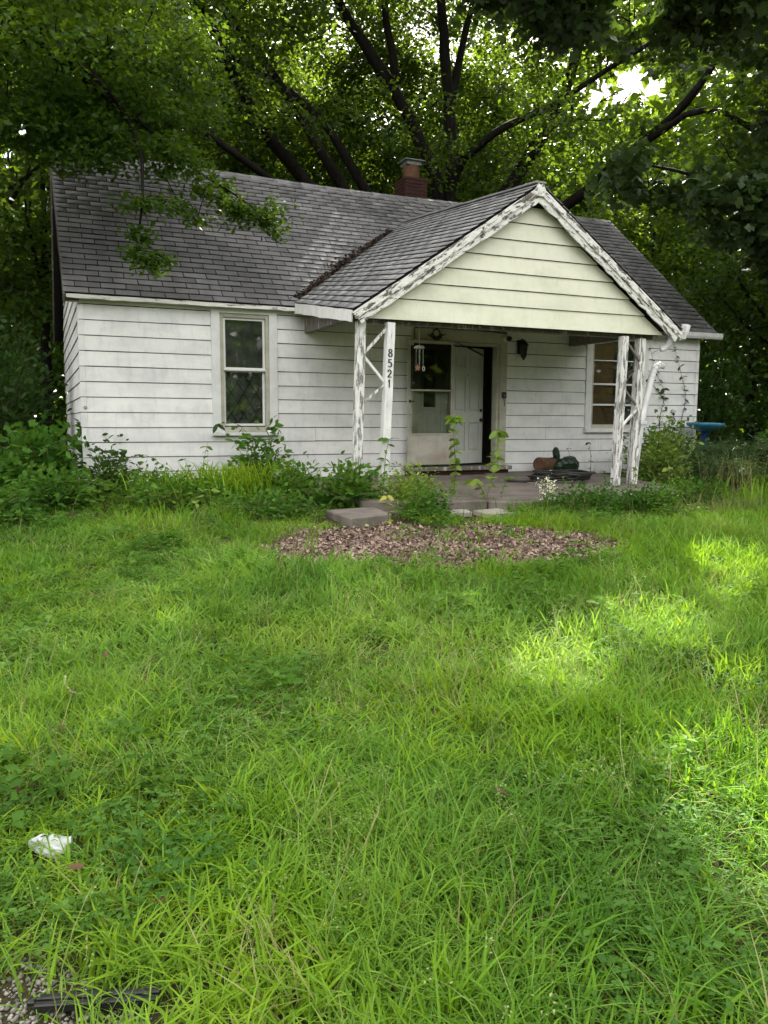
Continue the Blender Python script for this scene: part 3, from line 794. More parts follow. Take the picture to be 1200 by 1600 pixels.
# --- chimney
ch = MB(); cx, cyy = 6.42, 3.35
ch.box(cx - .235, cx + .235, cyy - .235, cyy + .235, 4.6, 5.80)
chim = ch.build('chimney', 'mortar', house)
bm_ = MB(); bm_.box(-.098, .098, -.05, .05, -.028, .028); brick_me = bm_.mesh('brick', MAT['brick'], .004)
for r_ in range(10):
    z = 5.17 + r_ * .067
    for f_ in range(4):
        for i in range(3):
            u = -.155 + i * .205 - (.1 if r_ % 2 else 0)
            if abs(u) > .22: u = math.copysign(.2, u)
            o = bpy.data.objects.new('brick', brick_me); COL.objects.link(o); o.parent = chim
            o.matrix_local = Matrix.Translation((cx, cyy, z)) @ Matrix.Rotation(R(90 * f_), 4, 'Z') @ Matrix.Translation((max(-.145, min(.145, u)), -.198 + random.uniform(-.004, .004), 0)) @ Matrix.Rotation(R(random.uniform(-1, 1)), 4, 'Y')
ch = MB(); n = 4; ch.lathe([(.165, 5.79), (.165, 6.07), (.13, 6.07), (.13, 5.79)], 24, (cx, cyy, 0)); ch.build('flue', 'flue', chim, smooth=False)
ch = MB(); ch.box(cx - .21, cx + .21, cyy - .20, cyy + .20, 6.145, 6.16); ch.build('cap_sheet', 'tin', chim)
ch = MB(); ch.box(cx - .155, cx + .155, cyy - .15, cyy + .15, 6.072, 6.144); ch.build('cap_base', 'tin', chim)
for dx in (.02, .08):
    ch = MB(); ch.lathe([(.0, 0), (.028, .01), (.032, .035), (.02, .06), (.0, .07)], 8, (cx + dx, cyy, 6.161)); ch.build('cap_stone', 'gravel', chim, smooth=True)

# --- downspout (leaning, broken off) and the elbow above it
b = MB(); pts = [(7.70, -1.93, .22), (7.72, -1.93, .50), (7.79, -1.93, 1.08), (7.95, -1.93, 1.74), (7.985, -1.93, 1.84), (8.03, -1.93, 1.905), (8.10, -1.93, 1.93), (8.17, -1.93, 1.915)]
b.tube(pts, [.036, .038, .040, .040, .040, .040, .039, .037], 10, squash=1.25)
dsp = b.build('downspout', 'alum', house, smooth=True); dsp['label'] = 'white downspout leaning loose against the porch post'
for i in range(5):
    t = i / 4; b = MB(); p = Vector((7.955, -1.93, 1.76)).lerp(Vector((8.10, -1.93, 1.932)), t) + Vector((-.02 * math.sin(t * 3.1), 0, .03 * math.sin(t * 3.1)))
    a = Vector((math.sin(t * 1.2), 0, math.cos(t * 1.2)))
    b.tube([p - a * .008, p + a * .008], .0455, 10, squash=1.22); b.build('crimp', 'alum', dsp)
b = MB(); b.box(7.70, 7.86, -1.985, -1.885, 1.03, 1.09); b.build('strap', 'alum', dsp, .01)
b = MB(); b.tube([(8.40, -2.12, 2.52), (8.37, -2.12, 2.40), (8.33, -2.12, 2.34), (8.20, -2.10, 2.315), (8.15, -2.08, 2.28), (8.12, -2.06, 2.22), (8.06, -2.04, 2.17), (8.00, -2.03, 2.155)], [.055, .05, .045, .04, .04, .04, .04, .038], 10, squash=1.2)
b.box(8.14, 8.36, -2.17, -2.03, 2.31, 2.37)
b.build('gutter_elbow', 'alum', house, smooth=False)
b = MB(); b.box(8.21, 8.30, -2.24, -.2, 2.40, 2.415); b.box(8.29, 8.30, -2.24, -.2, 2.415, 2.49); b.build('gutter', 'peel_h', house)

# --- small fittings by the door
t = thing('wall_lantern', (6.83, -.02, 2.1), 'black coach lantern on the wall right of the front door', 'lantern')
b = MB(); b.box(6.785, 6.875, -.045, -.02, 2.20, 2.42); b.build('back_plate', 'iron', t, .006)
b = MB(); b.tube([(6.83, -.04, 2.38), (6.83, -.10, 2.43), (6.84, -.14, 2.40)], .010, 6); b.build('arm', 'iron', t)
b = MB(); b.lathe([(.0, .40), (.012, .395), (.03, .37), (.085, .315), (.085, .30), (.07, .30), (.055, .13), (.03, .10), (.012, .07), (0, .06)], 6, (6.845, -.14, 2.02)); b.build('cage', 'iron', t)
b = MB(); b.lathe([(.050, .15), (.064, .285)], 6, (6.845, -.14, 2.02)); b.build('lantern_pane', 'glass_d', t)
t = thing('doorbell', (6.585, -.035, 1.4), 'small black doorbell with dangling button on the right door trim', 'doorbell')
b = MB(); b.box(6.50, 6.585, -.062, -.036, 1.46, 1.56); b.build('case', 'blackpl', t, .006)
b = MB(); b.lathe([(0, 0), (.014, 0), (.014, .01), (0, .012)], 10, M=Matrix.Translation((6.545, -.063, 1.50)) @ Matrix.Rotation(R(90), 4, 'X')); b.build('button', 'tin', t)
b = MB(); b.tube([(6.54, -.05, 1.46), (6.545, -.055, 1.40), (6.55, -.05, 1.33)], .006, 5); b.build('wire', 'iron', t)
t = thing('security_sensor', (6.60, -.04, 2.38), 'round black sensor at the top corner of the door trim', 'sensor')
b = MB(); b.lathe([(0, 0), (.055, 0), (.055, .03), (.03, .045), (0, .045)], 14, M=Matrix.Translation((6.56, -.036, 2.42)) @ Matrix.Rotation(R(90), 4, 'X')); b.build('housing', 'bell', t)
b = MB(); b.lathe([(.0, .10), (.03, .085), (.045, .05), (.045, .02), (.0, .02)], 14, M=Matrix.Translation((6.585, -.06, 2.425)) @ Matrix.Rotation(R(90), 4, 'X')); b.build('lens', 'blackpl', t, smooth=True)
t = thing('scroll_ornament', (5.27, -.04, 2.36), 'black wrought iron ring ornament above the storm door', 'ornament')
b = MB(); ring = [(5.27 + .062 * math.cos(a), -.05, 2.455 + .062 * math.sin(a)) for a in np.linspace(0, 2 * math.pi, 17)]; b.tube(ring, .011, 6); b.build('ring', 'iron', t)
b = MB(); b.tube([(5.12, -.05, 2.43), (5.17, -.05, 2.40), (5.23, -.05, 2.39), (5.27, -.05, 2.36), (5.31, -.05, 2.39), (5.37, -.05, 2.43), (5.43, -.05, 2.445)], .009, 5); b.build('scroll', 'iron', t)
for i in range(7):
    b = MB(); a = i / 6 * 3.14 + 3.14; p = Vector((5.27 + .085 * math.cos(a), -.052, 2.43 + .075 * math.sin(a))); b.lathe([(0, -.02), (.014, -.01), (.018, .004), (0, .024)], 6, p); b.build('leaf', 'iron', t)
t = thing('wind_chime', (4.41, -1.2, 1.76), 'wind chime with round top hanging from the porch ceiling', 'wind chime')
b = MB(); b.tube([(4.405, -1.2, 2.47), (4.405, -1.2, 2.13)], .004, 5); b.build('cord', 'bell', t)
b = MB(); b.lathe([(0, .02), (.05, .018), (.075, .0), (.075, -.02), (.0, -.02)], 16, (4.405, -1.2, 2.115)); b.build('top_disc', 'alum', t, smooth=False)
for i in range(6):
    a = i / 6 * 6.283; x, y = 4.405 + .058 * math.cos(a), -1.2 + .058 * math.sin(a); b = MB(); b.tube([(x, y, 2.09), (x, y, 1.78 + .02 * (i % 3))], .009, 6); b.build('tube', 'glass_d' if i % 3 else 'iron', t)
b = MB(); star = []; 
for k in range(10):
    a = k / 10 * 6.283 + 1.57; r_ = .045 if k % 2 == 0 else .02; star.append((4.345 + r_ * math.cos(a), -1.27, 1.82 + r_ * 1.2 * math.sin(a)))
b.add(star + [(x, y + .008, z) for x, y, z in star], [tuple(range(10)), tuple(range(19, 9, -1))] + [(k, (k + 1) % 10, 10 + (k + 1) % 10, 10 + k) for k in range(10)]); b.build('star_charm', 'copper', t)
b = MB(); b.tube([(4.44 + .016 * math.cos(a), -1.27, 1.81 + .03 * math.sin(a)) for a in np.linspace(0, 6.283, 13)], .005, 5); b.build('ring_charm', 'bell', t)
for i, x in enumerate((4.90, 5.27)):
    t = tag(MB().build('ceiling_hook', 'bell') if False else None or (lambda b: (b.tube([(x, -2.0, 2.385), (x, -2.0, 2.335), (x + .012, -2.0, 2.318), (x + .024, -2.0, 2.33)], .006, 6), b.build('ceiling_hook', 'bell'))[1])(MB()),
            ['pale hook under the gable edge, nearer the storm door', 'pale hook under the gable edge, nearer the lantern'][i], 'hook', 'hooks under the porch edge')

# ------------------------------------------------------------------ porch slab, steps
def slab_poly(pts, ztop, depth, name, mat, parent=None, bevel=.015):
    b = MB(); n = len(pts); vs_ = [(x, y, ztop(x, y)) for x, y in pts] + [(x, y, ztop(x, y) - depth) for x, y in pts]
    b.add(vs_, [tuple(range(n)), tuple(range(2 * n - 1, n - 1, -1))] + [(i, n + i, n + (i + 1) % n, (i + 1) % n) for i in range(n)])
    return b.build(name, mat, parent, bevel)
zs_ = lambda x, y: .235 + y * .042
porch = thing('porch_slab', (5.5, -1.5, 0), 'cracked pinkish concrete porch slab with a broken front edge', 'porch'); porch['kind'] = 'thing'
slab_poly([(2.98, 0), (2.96, -2.62), (3.5, -2.86), (3.86, -2.95), (4.5, -2.96), (4.62, -1.7), (4.5, 0)], zs_, .35, 'slab_piece', 'concrete', porch)
slab_poly([(4.515, 0), (4.635, -1.7), (4.515, -2.99), (4.9, -3.12), (6.08, -3.06), (6.10, 0)], lambda x, y: zs_(x, y) - .012, .35, 'slab_piece', 'concrete', porch)
slab_poly([(6.115, 0), (6.10, -3.05), (7.3, -3.02), (7.95, -2.90), (8.02, -2.5), (8.15, 0)], lambda x, y: zs_(x, y) + .004, .35, 'slab_piece', 'concrete', porch)
st = slab_poly([(2.46, -2.74), (2.44, -3.58), (3.00, -3.40), (3.08, -2.70)], lambda x, y: .055 + (x - 2.7) * .01, .22, 'concrete_step', 'concrete')
tag(st, 'low concrete step block beside the left corner of the porch', 'step')
for i, (x, y, rz, sx, sy) in enumerate(((4.40, -3.28, 14, .40, .30), (3.98, -3.16, -8, .28, .2), (5.2, -3.22, 20, .26, .16))):
    b = MB(); M = Matrix.Translation((x, y, float(gz(x, y)) + .035)) @ Matrix.Rotation(R(rz), 4, 'Z') @ Matrix.Rotation(R(4), 4, 'X'); b.box(-sx / 2, sx / 2, -sy / 2, sy / 2, -.03, .03, M)
    tag(b.build('broken_paver', 'paver', None, .006), ['largest pale paver fragment lying before the porch slab edge', 'small pale paver fragment left of the largest one', 'pale paver fragment farthest right along the porch edge'][i], 'paver', 'pavers at the porch edge')

# ------------------------------------------------------------------ things on the porch
t = thing('cardboard_tub', (7.2, -.35, .22), 'tipped brown tub lying against the wall on the porch', 'tub')
Mx = Matrix.Translation((7.18, -.36, .36)) @ Matrix.Rotation(R(18), 4, 'Z') @ Matrix.Rotation(R(96), 4, 'Y')
b = MB(); b.lathe([(.0, -.20), (.10, -.20), (.112, -.19), (.132, .17), (.142, .175), (.142, .20), (.128, .20), (.10, -.18), (0, -.18)], 24, M=Mx); b.build('shell', 'brownpot', t, smooth=False)
t = thing('green_bag', (7.5, -.40, .22), 'crumpled dark green bag slumped beside the brown tub', 'bag')
def crumple(name, c, r3, mat, parent, seed, n=3, amp=.35, M=None):
    bm = bmesh.new(); bmesh.ops.create_icosphere(bm, subdivisions=n, radius=1); r = np.random.default_rng(seed)
    dirs = r.normal(size=(14, 3)); dirs /= np.linalg.norm(dirs, axis=1)[:, None]; am = r.uniform(-amp, amp, 14)
    for v in bm.verts:
        p = np.array(v.co); k = 1 + sum(a * max(0, p @ dd) ** 5 for a, dd in zip(am, dirs)) + .05 * math.sin(p[0] * 13 + p[2] * 9) + .05 * math.sin(p[1] * 15 - p[2] * 11)
        q = Vector((p * k) * np.array(r3)); v.co = (M @ q if M is not None else q) + Vector(c)
    me = bpy.data.meshes.new(name); bm.to_mesh(me); bm.free(); me.materials.append(MAT[mat])
    return link(bpy.data.objects.new(name, me), parent)
crumple('bag_body', (7.50, -.42, .34), (.22, .15, .15), 'greenbag', t, 3, 3, .5)
crumple('bag_neck', (7.40, -.36, .50), (.06, .05, .14), 'greenbag', t, 5, 2, .5)
b = MB(); r = random.Random(4); pts = []
for i in range(230):
    a = i / 230 * 2 * math.pi * 7.5; rr = .34 + .13 * math.sin(i * .21) + .04 * math.sin(i * .9)
    pts.append((6.62 + rr * 1.2 * math.cos(a) + .05 * math.sin(i * .05), -1.55 + rr * math.sin(a), .19 + .03 * (a / 6.283) * .55 + .02 * abs(math.sin(i * .37))))
b.tube(pts, .016, 6)
b.tube([(6.2, -1.45, .185), (6.0, -1.35, .19), (5.85, -1.25, .195)], .018, 6)
tag(b.build('garden_hose', 'hose', None, smooth=True), 'black garden hose heaped in loose coils on the porch slab', 'hose')
crumple('black_rag', (7.28, -.95, .25), (.12, .10, .07), 'blackpl', None, 8, 2, .4); tag(bpy.data.objects['black_rag'], 'small black rag lying between the hose and the green bag', 'rag')

# birdbath
t = thing('birdbath', (10.55, -.45, .05), 'blue basin on a dark blue pedestal standing among weeds', 'birdbath')
Mb = Matrix.Translation((10.55, -.45, .11)) @ Matrix.Rotation(R(2), 4, 'Y')
b = MB(); b.lathe([(0, .86), (.12, .865), (.24, .90), (.295, .945), (.315, .955), (.33, .94), (.315, .905), (.22, .845), (.10, .80), (0, .80)], 28, M=Mb, wob=.03, lobes=7); b.build('basin', 'blue', t, smooth=True)
b = MB(); b.lathe([(.17, 0), (.175, .05), (.12, .09), (.075, .16), (.065, .35), (.085, .55), (.07, .68), (.09, .78), (.11, .81)], 20, M=Mb); b.build('pedestal', 'darkblue', t, smooth=True)

# ------------------------------------------------------------------ litter on the lawn
t = thing('plastic_jug', (-.62, -8.68, -.33), 'crushed white plastic jug lying in the grass', 'jug')
jz = float(gz(-.62, -8.68))
Mj = Matrix.Translation((-.60, -8.69, jz + .055)) @ Matrix.Scale(.68, 4) @ Matrix.Rotation(R(-12), 4, 'Z') @ Matrix.Rotation(R(80), 4, 'Y') @ Matrix.Rotation(R(20), 4, 'Z')
crumple('body', (0, 0, 0), (.062, .036, .035), 'jug', t, 17, 3, .45, Matrix.Rotation(R(-14), 4, 'Z') @ Matrix.Rotation(R(10), 4, 'Y'))
bpy.data.objects['body'].location = (-.605, -8.69, jz + .040)
b = MB(); b.tube([(-.56, -8.703, jz + .046), (-.54, -8.71, jz + .048), (-.528, -8.713, jz + .050)], [.017, .015, .015], 12, squash=.7); b.build('neck', 'jug', t)
t = thing('plastic_strip', (-.5, -9.43, -.35), 'black plastic channel strip lying on the gravel', 'plastic strip')
b = MB(); A, Bq = Vector((-.635, -9.385, -.345)), Vector((-.355, -9.485, -.34)); tdir = (Bq - A).normalized(); nrm = Vector((-tdir.y, tdir.x, 0))
for k, (w, h) in enumerate(((-.017, .012), (0.0, .018), (.017, .010))):
    b.bar(A + nrm * w + Vector((0, 0, h)), Bq + nrm * w + Vector((0, 0, h)), .017, .022)
b.build('channel', 'blackpl', t, .003)
b = MB(); b.bar(A - tdir * .022 + Vector((0, 0, .014)), A - tdir * .001 + Vector((0, 0, .014)), .02, .014); b.build('end_clip', 'blackpl', t, .003)
b = MB(); b.tube([(-.50, -7.30, float(gz(-.5, -7.3)) + .10), (-.505, -7.38, float(gz(-.5, -7.4)) + .085), (-.48, -7.46, float(gz(-.48, -7.46)) + .075), (-.44, -7.50, float(gz(-.44, -7.5)) + .07)], [.005, .006, .006, .004], 6)
tag(b.build('stick', 'stick'), 'thin bleached stick lying in the lawn', 'stick')
b = MB(); b.tube([(3.62, -.62, 3.02), (4.05, -.55, 3.32), (4.42, -.46, 3.58), (4.75, -.50, 3.80)], [.010, .009, .007, .004], 6); b.tube([(4.42, -.46, 3.58), (4.55, -.30, 3.70)], [.006, .003], 5); b.tube([(4.05, -.55, 3.32), (3.9, -.85, 3.16)], [.006, .003], 5)
tag(b.build('fallen_branch', 'bark'), 'thin dead branch lying on the porch roof slope', 'branch')

# ------------------------------------------------------------------ foliage helpers
RHOMB = (np.array([(0, 0, 0), (.42, .30, .07), (1, 0, -.04), (.42, -.30, .07)]), np.array([(0, 1, 2), (0, 2, 3)]))
OVAL = (np.array([(0, 0, 0), (.25, .22, .05), (.62, .24, .05), (1, 0, -.05), (.62, -.24, .05), (.25, -.22, .05)]), np.array([(0, 1, 2), (0, 2, 3), (0, 3, 4), (0, 4, 5)]))
LOBED = (np.array([(0, 0, 0), (.10, .36, .03), (.36, .20, .03), (.52, .50, .02), (1, 0, -.06), (.52, -.50, .02), (.36, -.20, .03), (.10, -.36, .03)]),
         np.array([(0, 1, 2), (2, 3, 4), (0, 2, 4), (0, 4, 6), (4, 5, 6), (0, 6, 7)]))

def leaf_cloud(P, size, shape=RHOMB, up=.9, droop=.25, r=rng, dirs=None, tint=None):
    """one small folded face group for each leaf position"""
    P = np.asarray(P); n = len(P)
    d = r.normal(size=(n, 3)); d[:, 2] = d[:, 2] * .5 - droop
    if dirs is not None: d = dirs + .5 * d
    d /= np.linalg.norm(d, axis=1)[:, None]
    nn = r.normal(size=(n, 3)) * .75; nn[:, 2] += up
    nn -= (nn * d).sum(1)[:, None] * d
    nn /= np.linalg.norm(nn, axis=1)[:, None] + 1e-9
    s = np.cross(nn, d)
    sz = (size * r.uniform(.65, 1.25, n))[:, None, None]
    L, F = shape
    V = P[:, None, :] + sz * (L[None, :, 0:1] * d[:, None] + L[None, :, 1:2] * s[:, None] + L[None, :, 2:3] * nn[:, None])
    k = len(L)
    Fi = (F[None] + (np.arange(n) * k)[:, None, None]).reshape(-1, 3)
    t = r.random(n) if tint is None else tint
    return V.reshape(-1, 3), Fi, np.repeat(t, k)

def join(parts):
    Vs, Fs, Ts, b = [], [], [], 0
    for V, F, T in parts:
        Vs.append(V); Fs.append(F + b); Ts.append(T); b += len(V)
    return np.concatenate(Vs), np.concatenate(Fs), np.concatenate(Ts)

def in_ellipsoid(c, rad, n, r=rng, shell=.35):
    p = r.normal(size=(n, 3)); p /= np.linalg.norm(p, axis=1)[:, None]
    p *= (r.uniform(shell ** 3, 1, n) ** (1 / 3))[:, None]
    return np.array(c) + p * np.array(rad)

SUN = np.array(sun_dir)
CAMN = np.array(CAM)
# breaks in the canopy: shafts the sun comes through, and the bit of open sky above the right limb
SHAFTS = [((1.95, -7.95, -.2), .28), ((2.2, -8.0, -.2), .18), ((2.80, -7.62, -.2), .34), ((3.15, -7.50, -.2), .28), ((1.72, -9.42, -.3), .34), ((1.95, -9.15, -.3), .22), ((4.8, -6.5, -.2), .36), ((4.4, -6.9, -.2), .2), ((2.6, -8.5, -.3), .18), ((3.9, -7.2, -.2), .16)]
SHAFTS = [(c, q * 1.18) for c, q in SHAFTS]
_rs = np.random.default_rng(77)
SHAFTS += [((_rs.uniform(1.2, 5.2), _rs.uniform(-9.6, -6.2), -.25), _rs.uniform(.06, .15)) for _ in range(16)]
def ray_px(px, py):
    d = np.array(_f) + (px - 600) / 1232.56 * np.array(_r) - (py - 800) / 1232.56 * np.array(_u)
    return d / np.linalg.norm(d)
SKYGAPS = [(985, 128, 34), (1015, 135, 26), (945, 150, 22), (930, 172, 16), (120, 12, 12), (1180, 110, 14), (870, 110, 6), (40, 205, 16), (160, 122, 10), (40, 315, 12), (60, 290, 10), (15, 240, 14), (200, 15, 8), (1160, 60, 9), (1130, 95, 8), (900, 170, 8)]
def carve(P, shafts=True, gaps=True):
    keep = np.ones(len(P), bool)
    if shafts:
        for c, rad in SHAFTS:
            w = P - np.array(c); t = w @ SUN; d2 = (w * w).sum(1) - t * t
            keep &= ~((d2 < rad * rad) & (t > 0))
    if gaps:
        q = P - CAMN; f = q @ np.array(_f); ok = f > .1
        px = 600 + 1232.56 * (q @ np.array(_r)) / np.where(ok, f, 1); py = 800 - 1232.56 * (q @ np.array(_u)) / np.where(ok, f, 1)
        for gx_, gy_, gr in SKYGAPS:
            dd = np.hypot((px - gx_), (py - gy_) * 1.25) + 5 * np.sin(px * .11 + py * .07) + 4 * np.sin(py * .23)
            keep &= ~(ok & (dd < gr))
    return keep

def spline(pts, step=.3):
    pts = [Vector(p) for p in pts]; out = []
    for i in range(len(pts) - 1):
        p0, p1, p2, p3 = pts[max(i - 1, 0)], pts[i], pts[i + 1], pts[min(i + 2, len(pts) - 1)]
        n = max(2, int((p2 - p1).length / step))
        for k in range(n):
            t = k / n
            out.append(.5 * ((2 * p1) + (p2 - p0) * t + (2 * p0 - 5 * p1 + 4 * p2 - p3) * t * t + (3 * p1 - p0 - 3 * p2 + p3) * t ** 3))
    out.append(pts[-1]); return out

def grow(name, label, base, trunk, limbs, clusters, lf, seed, bark='bark', group=None, twig=.022, gaps=True, shafts=True, cat='tree', limb_k=1.0, fine=None):
    """trunk/limbs: (points, r0, r1); clusters: (n,3) leaf spray centres; lf = (material, leaves per spray, spray radius, leaf size, shape)"""
    r = np.random.default_rng(seed); rr = random.Random(seed)
    root = thing(name, base, label, cat, group)
    nodes = []
    def limb_obj(nm, pts, r0, r1, sides):
        sp = spline(pts, .35); n = len(sp)
        sp = [p + Vector((rr.uniform(-1, 1), rr.uniform(-1, 1), rr.uniform(-1, 1))) * .025 for p in sp]
        rad = [(r0 + (r1 - r0) * (i / (n - 1)) ** .8) * rr.uniform(.93, 1.07) for i in range(n)]
        b = MB(); b.tube(sp, rad, sides); b.build(nm, bark, root, smooth=True)
        nodes.extend(sp)
    limb_obj('trunk', *trunk, 12)
    for lb in limbs: limb_obj('limb', lb[0], lb[1] * limb_k, lb[2] * limb_k, 9)
    N = np.array([tuple(p) for p in nodes])
    C = np.asarray(clusters)
    order = np.argsort(np.min(np.linalg.norm(C[:, None] - N[None, ::3], axis=2), axis=1))
    C = C[order]
    tw = MB()
    for c in C:
        dd = np.linalg.norm(N - c, axis=1) + .25 * np.maximum(0, N[:, 2] - c[2])
        j = int(np.argmin(dd)); p = N[j]; L = np.linalg.norm(c - p)
        if L < .12: continue
        k = max(3, int(L / .4)); pts = []
        side = r.normal(size=3) * .10 * L
        for i in range(k + 1):
            t = i / k; pts.append(p + (c - p) * t + side * math.sin(t * 3.14) + np.array((0, 0, .10 * L * math.sin(t * 3.14))))
        r0 = min(.075, twig * (.5 + .55 * L))
        tw.tube(pts, [r0 + (.005 - r0) * (i / k) ** .7 for i in range(k + 1)], 5, cap=False)
        N = np.concatenate([N, np.array(pts[1:])])
    if tw.v: tw.build('twigs', bark, root, smooth=True)['kind'] = 'stuff'
    mat, per, rad, size, shape = lf
    n = len(C)
    if fine is not None:
        isf = np.min(np.linalg.norm(C[:, None] - fine[None], axis=2), axis=1) < .2
        rad = np.where(isf, rad * .52, rad); per = np.where(isf, per * .62, per)
    cnt = np.maximum(4, (per * r.uniform(.5, 1.5, n)).astype(int))
    idx = np.repeat(np.arange(n), cnt)
    rv = np.broadcast_to(rad, (n,))[idx][:, None]
    off = r.normal(size=(len(idx), 3)) * .48 * rv * np.array((1, 1, .55))
    off[:, 2] -= .10 * np.hypot(off[:, 0], off[:, 1])
    ctint = r.uniform(0, 1, n)
    P = C[idx] + off
    k = carve(P, shafts, gaps)
    P = P[k]; tint = np.clip(ctint[idx][k] * .5 + r.random(len(P)) * .5, 0, 1)
    V, F, T = leaf_cloud(P, size, shape, r=r, tint=tint)
    o = link(bpy.data.objects.new('crown', npmesh('crown', V, F, MAT[mat], T)), root); o['kind'] = 'stuff'
    return root

# ------------------------------------------------------------------ the big maple behind the house
E3 = in_ellipsoid
r5 = np.random.default_rng(5)
main_limbs = [
    ([(8.75, 7.05, 3.4), (9.06, 7.08, 6.36), (8.43, 7.12, 7.99), (7.64, 6.93, 9.0), (6.52, 6.8, 10.18), (5.2, 6.4, 11.6)], .24, .09),
    ([(9.0, 7.05, 3.6), (9.22, 7.03, 6.52), (9.26, 6.94, 7.75), (9.09, 6.86, 9.06), (8.79, 6.6, 10.39), (8.5, 6.3, 12.2), (8.6, 6.2, 14)], .22, .07),
    ([(9.1, 7.0, 3.2), (9.9, 6.8, 5.6), (10.73, 6.44, 7.09), (11.38, 5.77, 8.44), (11.7, 5.25, 9.79), (11.6, 4.6, 11.6)], .27, .08),
    ([(9.2, 6.8, 5.6), (9.18, 6.58, 7.17), (9.51, 5.41, 7.76), (10.17, 4.06, 8.04), (10.63, 2.8, 8.35), (11.07, 1.54, 8.69)], .13, .04),
    ([(9.0, 6.9, 3.2), (9.3, 6.4, 4.9), (10.64, 4.13, 5.92), (11.07, 2.93, 6.57), (11.43, 1.74, 7.13), (11.47, 1.01, 7.61), (11.75, .64, 8.21), (12.1, .1, 8.9)], .22, .05),
    ([(11.2, 2.5, 6.8), (11.42, .8, 7.05), (11.86, -.2, 6.34), (12.2, -1.0, 5.6)], .08, .025),
    ([(8.7, 7.1, 3.3), (7.2, 6.9, 5.2), (5.25, 6.57, 6.52), (4.04, 6.13, 7.54), (3.22, 5.76, 8.74), (2.69, 5.41, 9.33), (1.9, 5.0, 10.4)], .24, .07),
    ([(8.7, 7.1, 3.4), (7.5, 7.1, 5.2), (6.48, 7.13, 6.55), (5.53, 7.17, 7.89), (4.75, 7.08, 8.87), (3.99, 6.95, 9.56), (3.0, 6.7, 10.6)], .21, .06),
    ([(8.8, 7.2, 3.5), (7.7, 7.4, 5.8), (6.97, 7.52, 7.01), (5.99, 7.57, 8.31), (4.88, 7.82, 9.09), (3.05, 7.94, 9.73)], .19, .05),
    ([(8.6, 7.1, 3.2), (6.6, 6.5, 4.9), (4.48, 5.75, 6.0), (3.38, 5.19, 6.45), (2.26, 4.6, 6.72), (.95, 4.09, 6.79)], .17, .04),
    ([(9.15, 6.9, 8.8), (9.5, 6.9, 10.4), (9.95, 6.8, 12.2)], .12, .05),
    ([(7.63, 6.72, 9.07), (7.1, 6.28, 10.62), (6.8, 6.0, 12.2)], .11, .04),
    ([(4.04, 6.13, 7.54), (2.9, 5.9, 7.9), (1.6, 5.6, 8.5), (.3, 5.4, 9.2)], .09, .03)]
cl = np.concatenate([
    E3((7.4, 5.4, 13.0), (8.0, 5.2, 2.8), 640, r5, .1), E3((6.8, 10.2, 9.4), (8.4, 1.9, 5.0), 560, r5, .0), E3((2.2, 5.2, 9.6), (3.2, 2.0, 1.6), 110, r5, .1), E3((11.8, 3.0, 9.8), (2.6, 3.2, 1.5), 110, r5, .1),
    E3((9.0, 5.2, 7.6), (3.6, 1.0, 1.3), 14, r5, .1), E3((4.6, 5.6, 7.4), (3.0, .8, 1.0), 12, r5, .1), E3((9.2, 9.0, 8.4), (3.6, .9, 3.0), 170, r5, .0), E3((5.0, 9.0, 7.4), (3.4, .8, 2.0), 90, r5, 0), E3((10.0, 2.2, 7.2), (1.6, 1.2, .6), 16, r5, .1),
    E3((12.4, -.2, 6.6), (1.4, 1.2, 1.0), 44, r5, .1), E3((.4, 4.6, 7.9), (1.6, 1.2, .9), 44, r5, .1), E3((10.9, 6.6, 7.0), (1.6, .8, 1.3), 10, r5, .1)])
cl = cl[(cl[:, 2] > np.where(cl[:, 1] < 6.4, 5.9 - .45 * np.abs(cl[:, 1] - 3), 1.5))]
grow('maple_tree', 'huge spreading maple with many dark limbs rising behind the roof ridge', (8.9, 7.0, .08),
     ([(8.9, 7.0, -.1), (8.88, 7.0, .5), (8.85, 7.02, 2.0), (8.9, 7.05, 3.6)], .62, .46), main_limbs, cl, ('l_main', 100, .62, .135, RHOMB), 5, limb_k=1.05)

# ------------------------------------------------------------------ box elder hanging over the left of the roof
r6 = np.random.default_rng(6)
cl = np.concatenate([
    E3((-.2, -.6, 5.6), (1.8, 1.6, 1.05), 150, r6, .1), E3((.9, .8, 5.7), (1.3, 1.4, .7), 90, r6, .1), E3((-1.6, -1.0, 5.0), (1.4, 1.6, 1.5), 110, r6, .1), E3((-1.3, .0, 6.9), (2.0, 2.2, 1.4), 130, r6, .1),
    E3((.95, -.8, 4.30), (.7, .4, .2), 10, r6, .0), E3((.1, -.9, 4.35), (.45, .4, .25), 9, r6, 0), E3((-1.4, .6, 3.6), (.5, .8, .8), 26, r6, 0), E3((.35, -.1, 5.0), (1.2, .8, .4), 44, r6, 0), E3((-.2, -.6, 4.6), (.8, .6, .35), 40, r6, 0), E3((.15, .8, 5.2), (.9, .6, .4), 40, r6, 0), E3((2.35, -.02, 3.98), (.38, .18, .14), 10, r6, 0)])
spr = np.array([(.72, -1.15, 3.62), (.66, -1.18, 3.34), (.62, -1.18, 3.10), (.68, -1.1, 3.02), (.88, -1.1, 3.04), (.50, -1.15, 3.62), (.95, -1.1, 3.66), (1.25, -.6, 3.78), (1.62, -.42, 4.08), (1.85, -.3, 3.98), (2.15, -.12, 4.02), (2.4, .0, 3.98), (2.6, .1, 3.90), (2.72, .12, 3.82), (1.5, -.4, 3.72), (1.1, -.8, 4.25), (1.9, -.1, 4.25)])
cl = np.concatenate([cl, spr, spr + r6.normal(size=spr.shape) * .06])
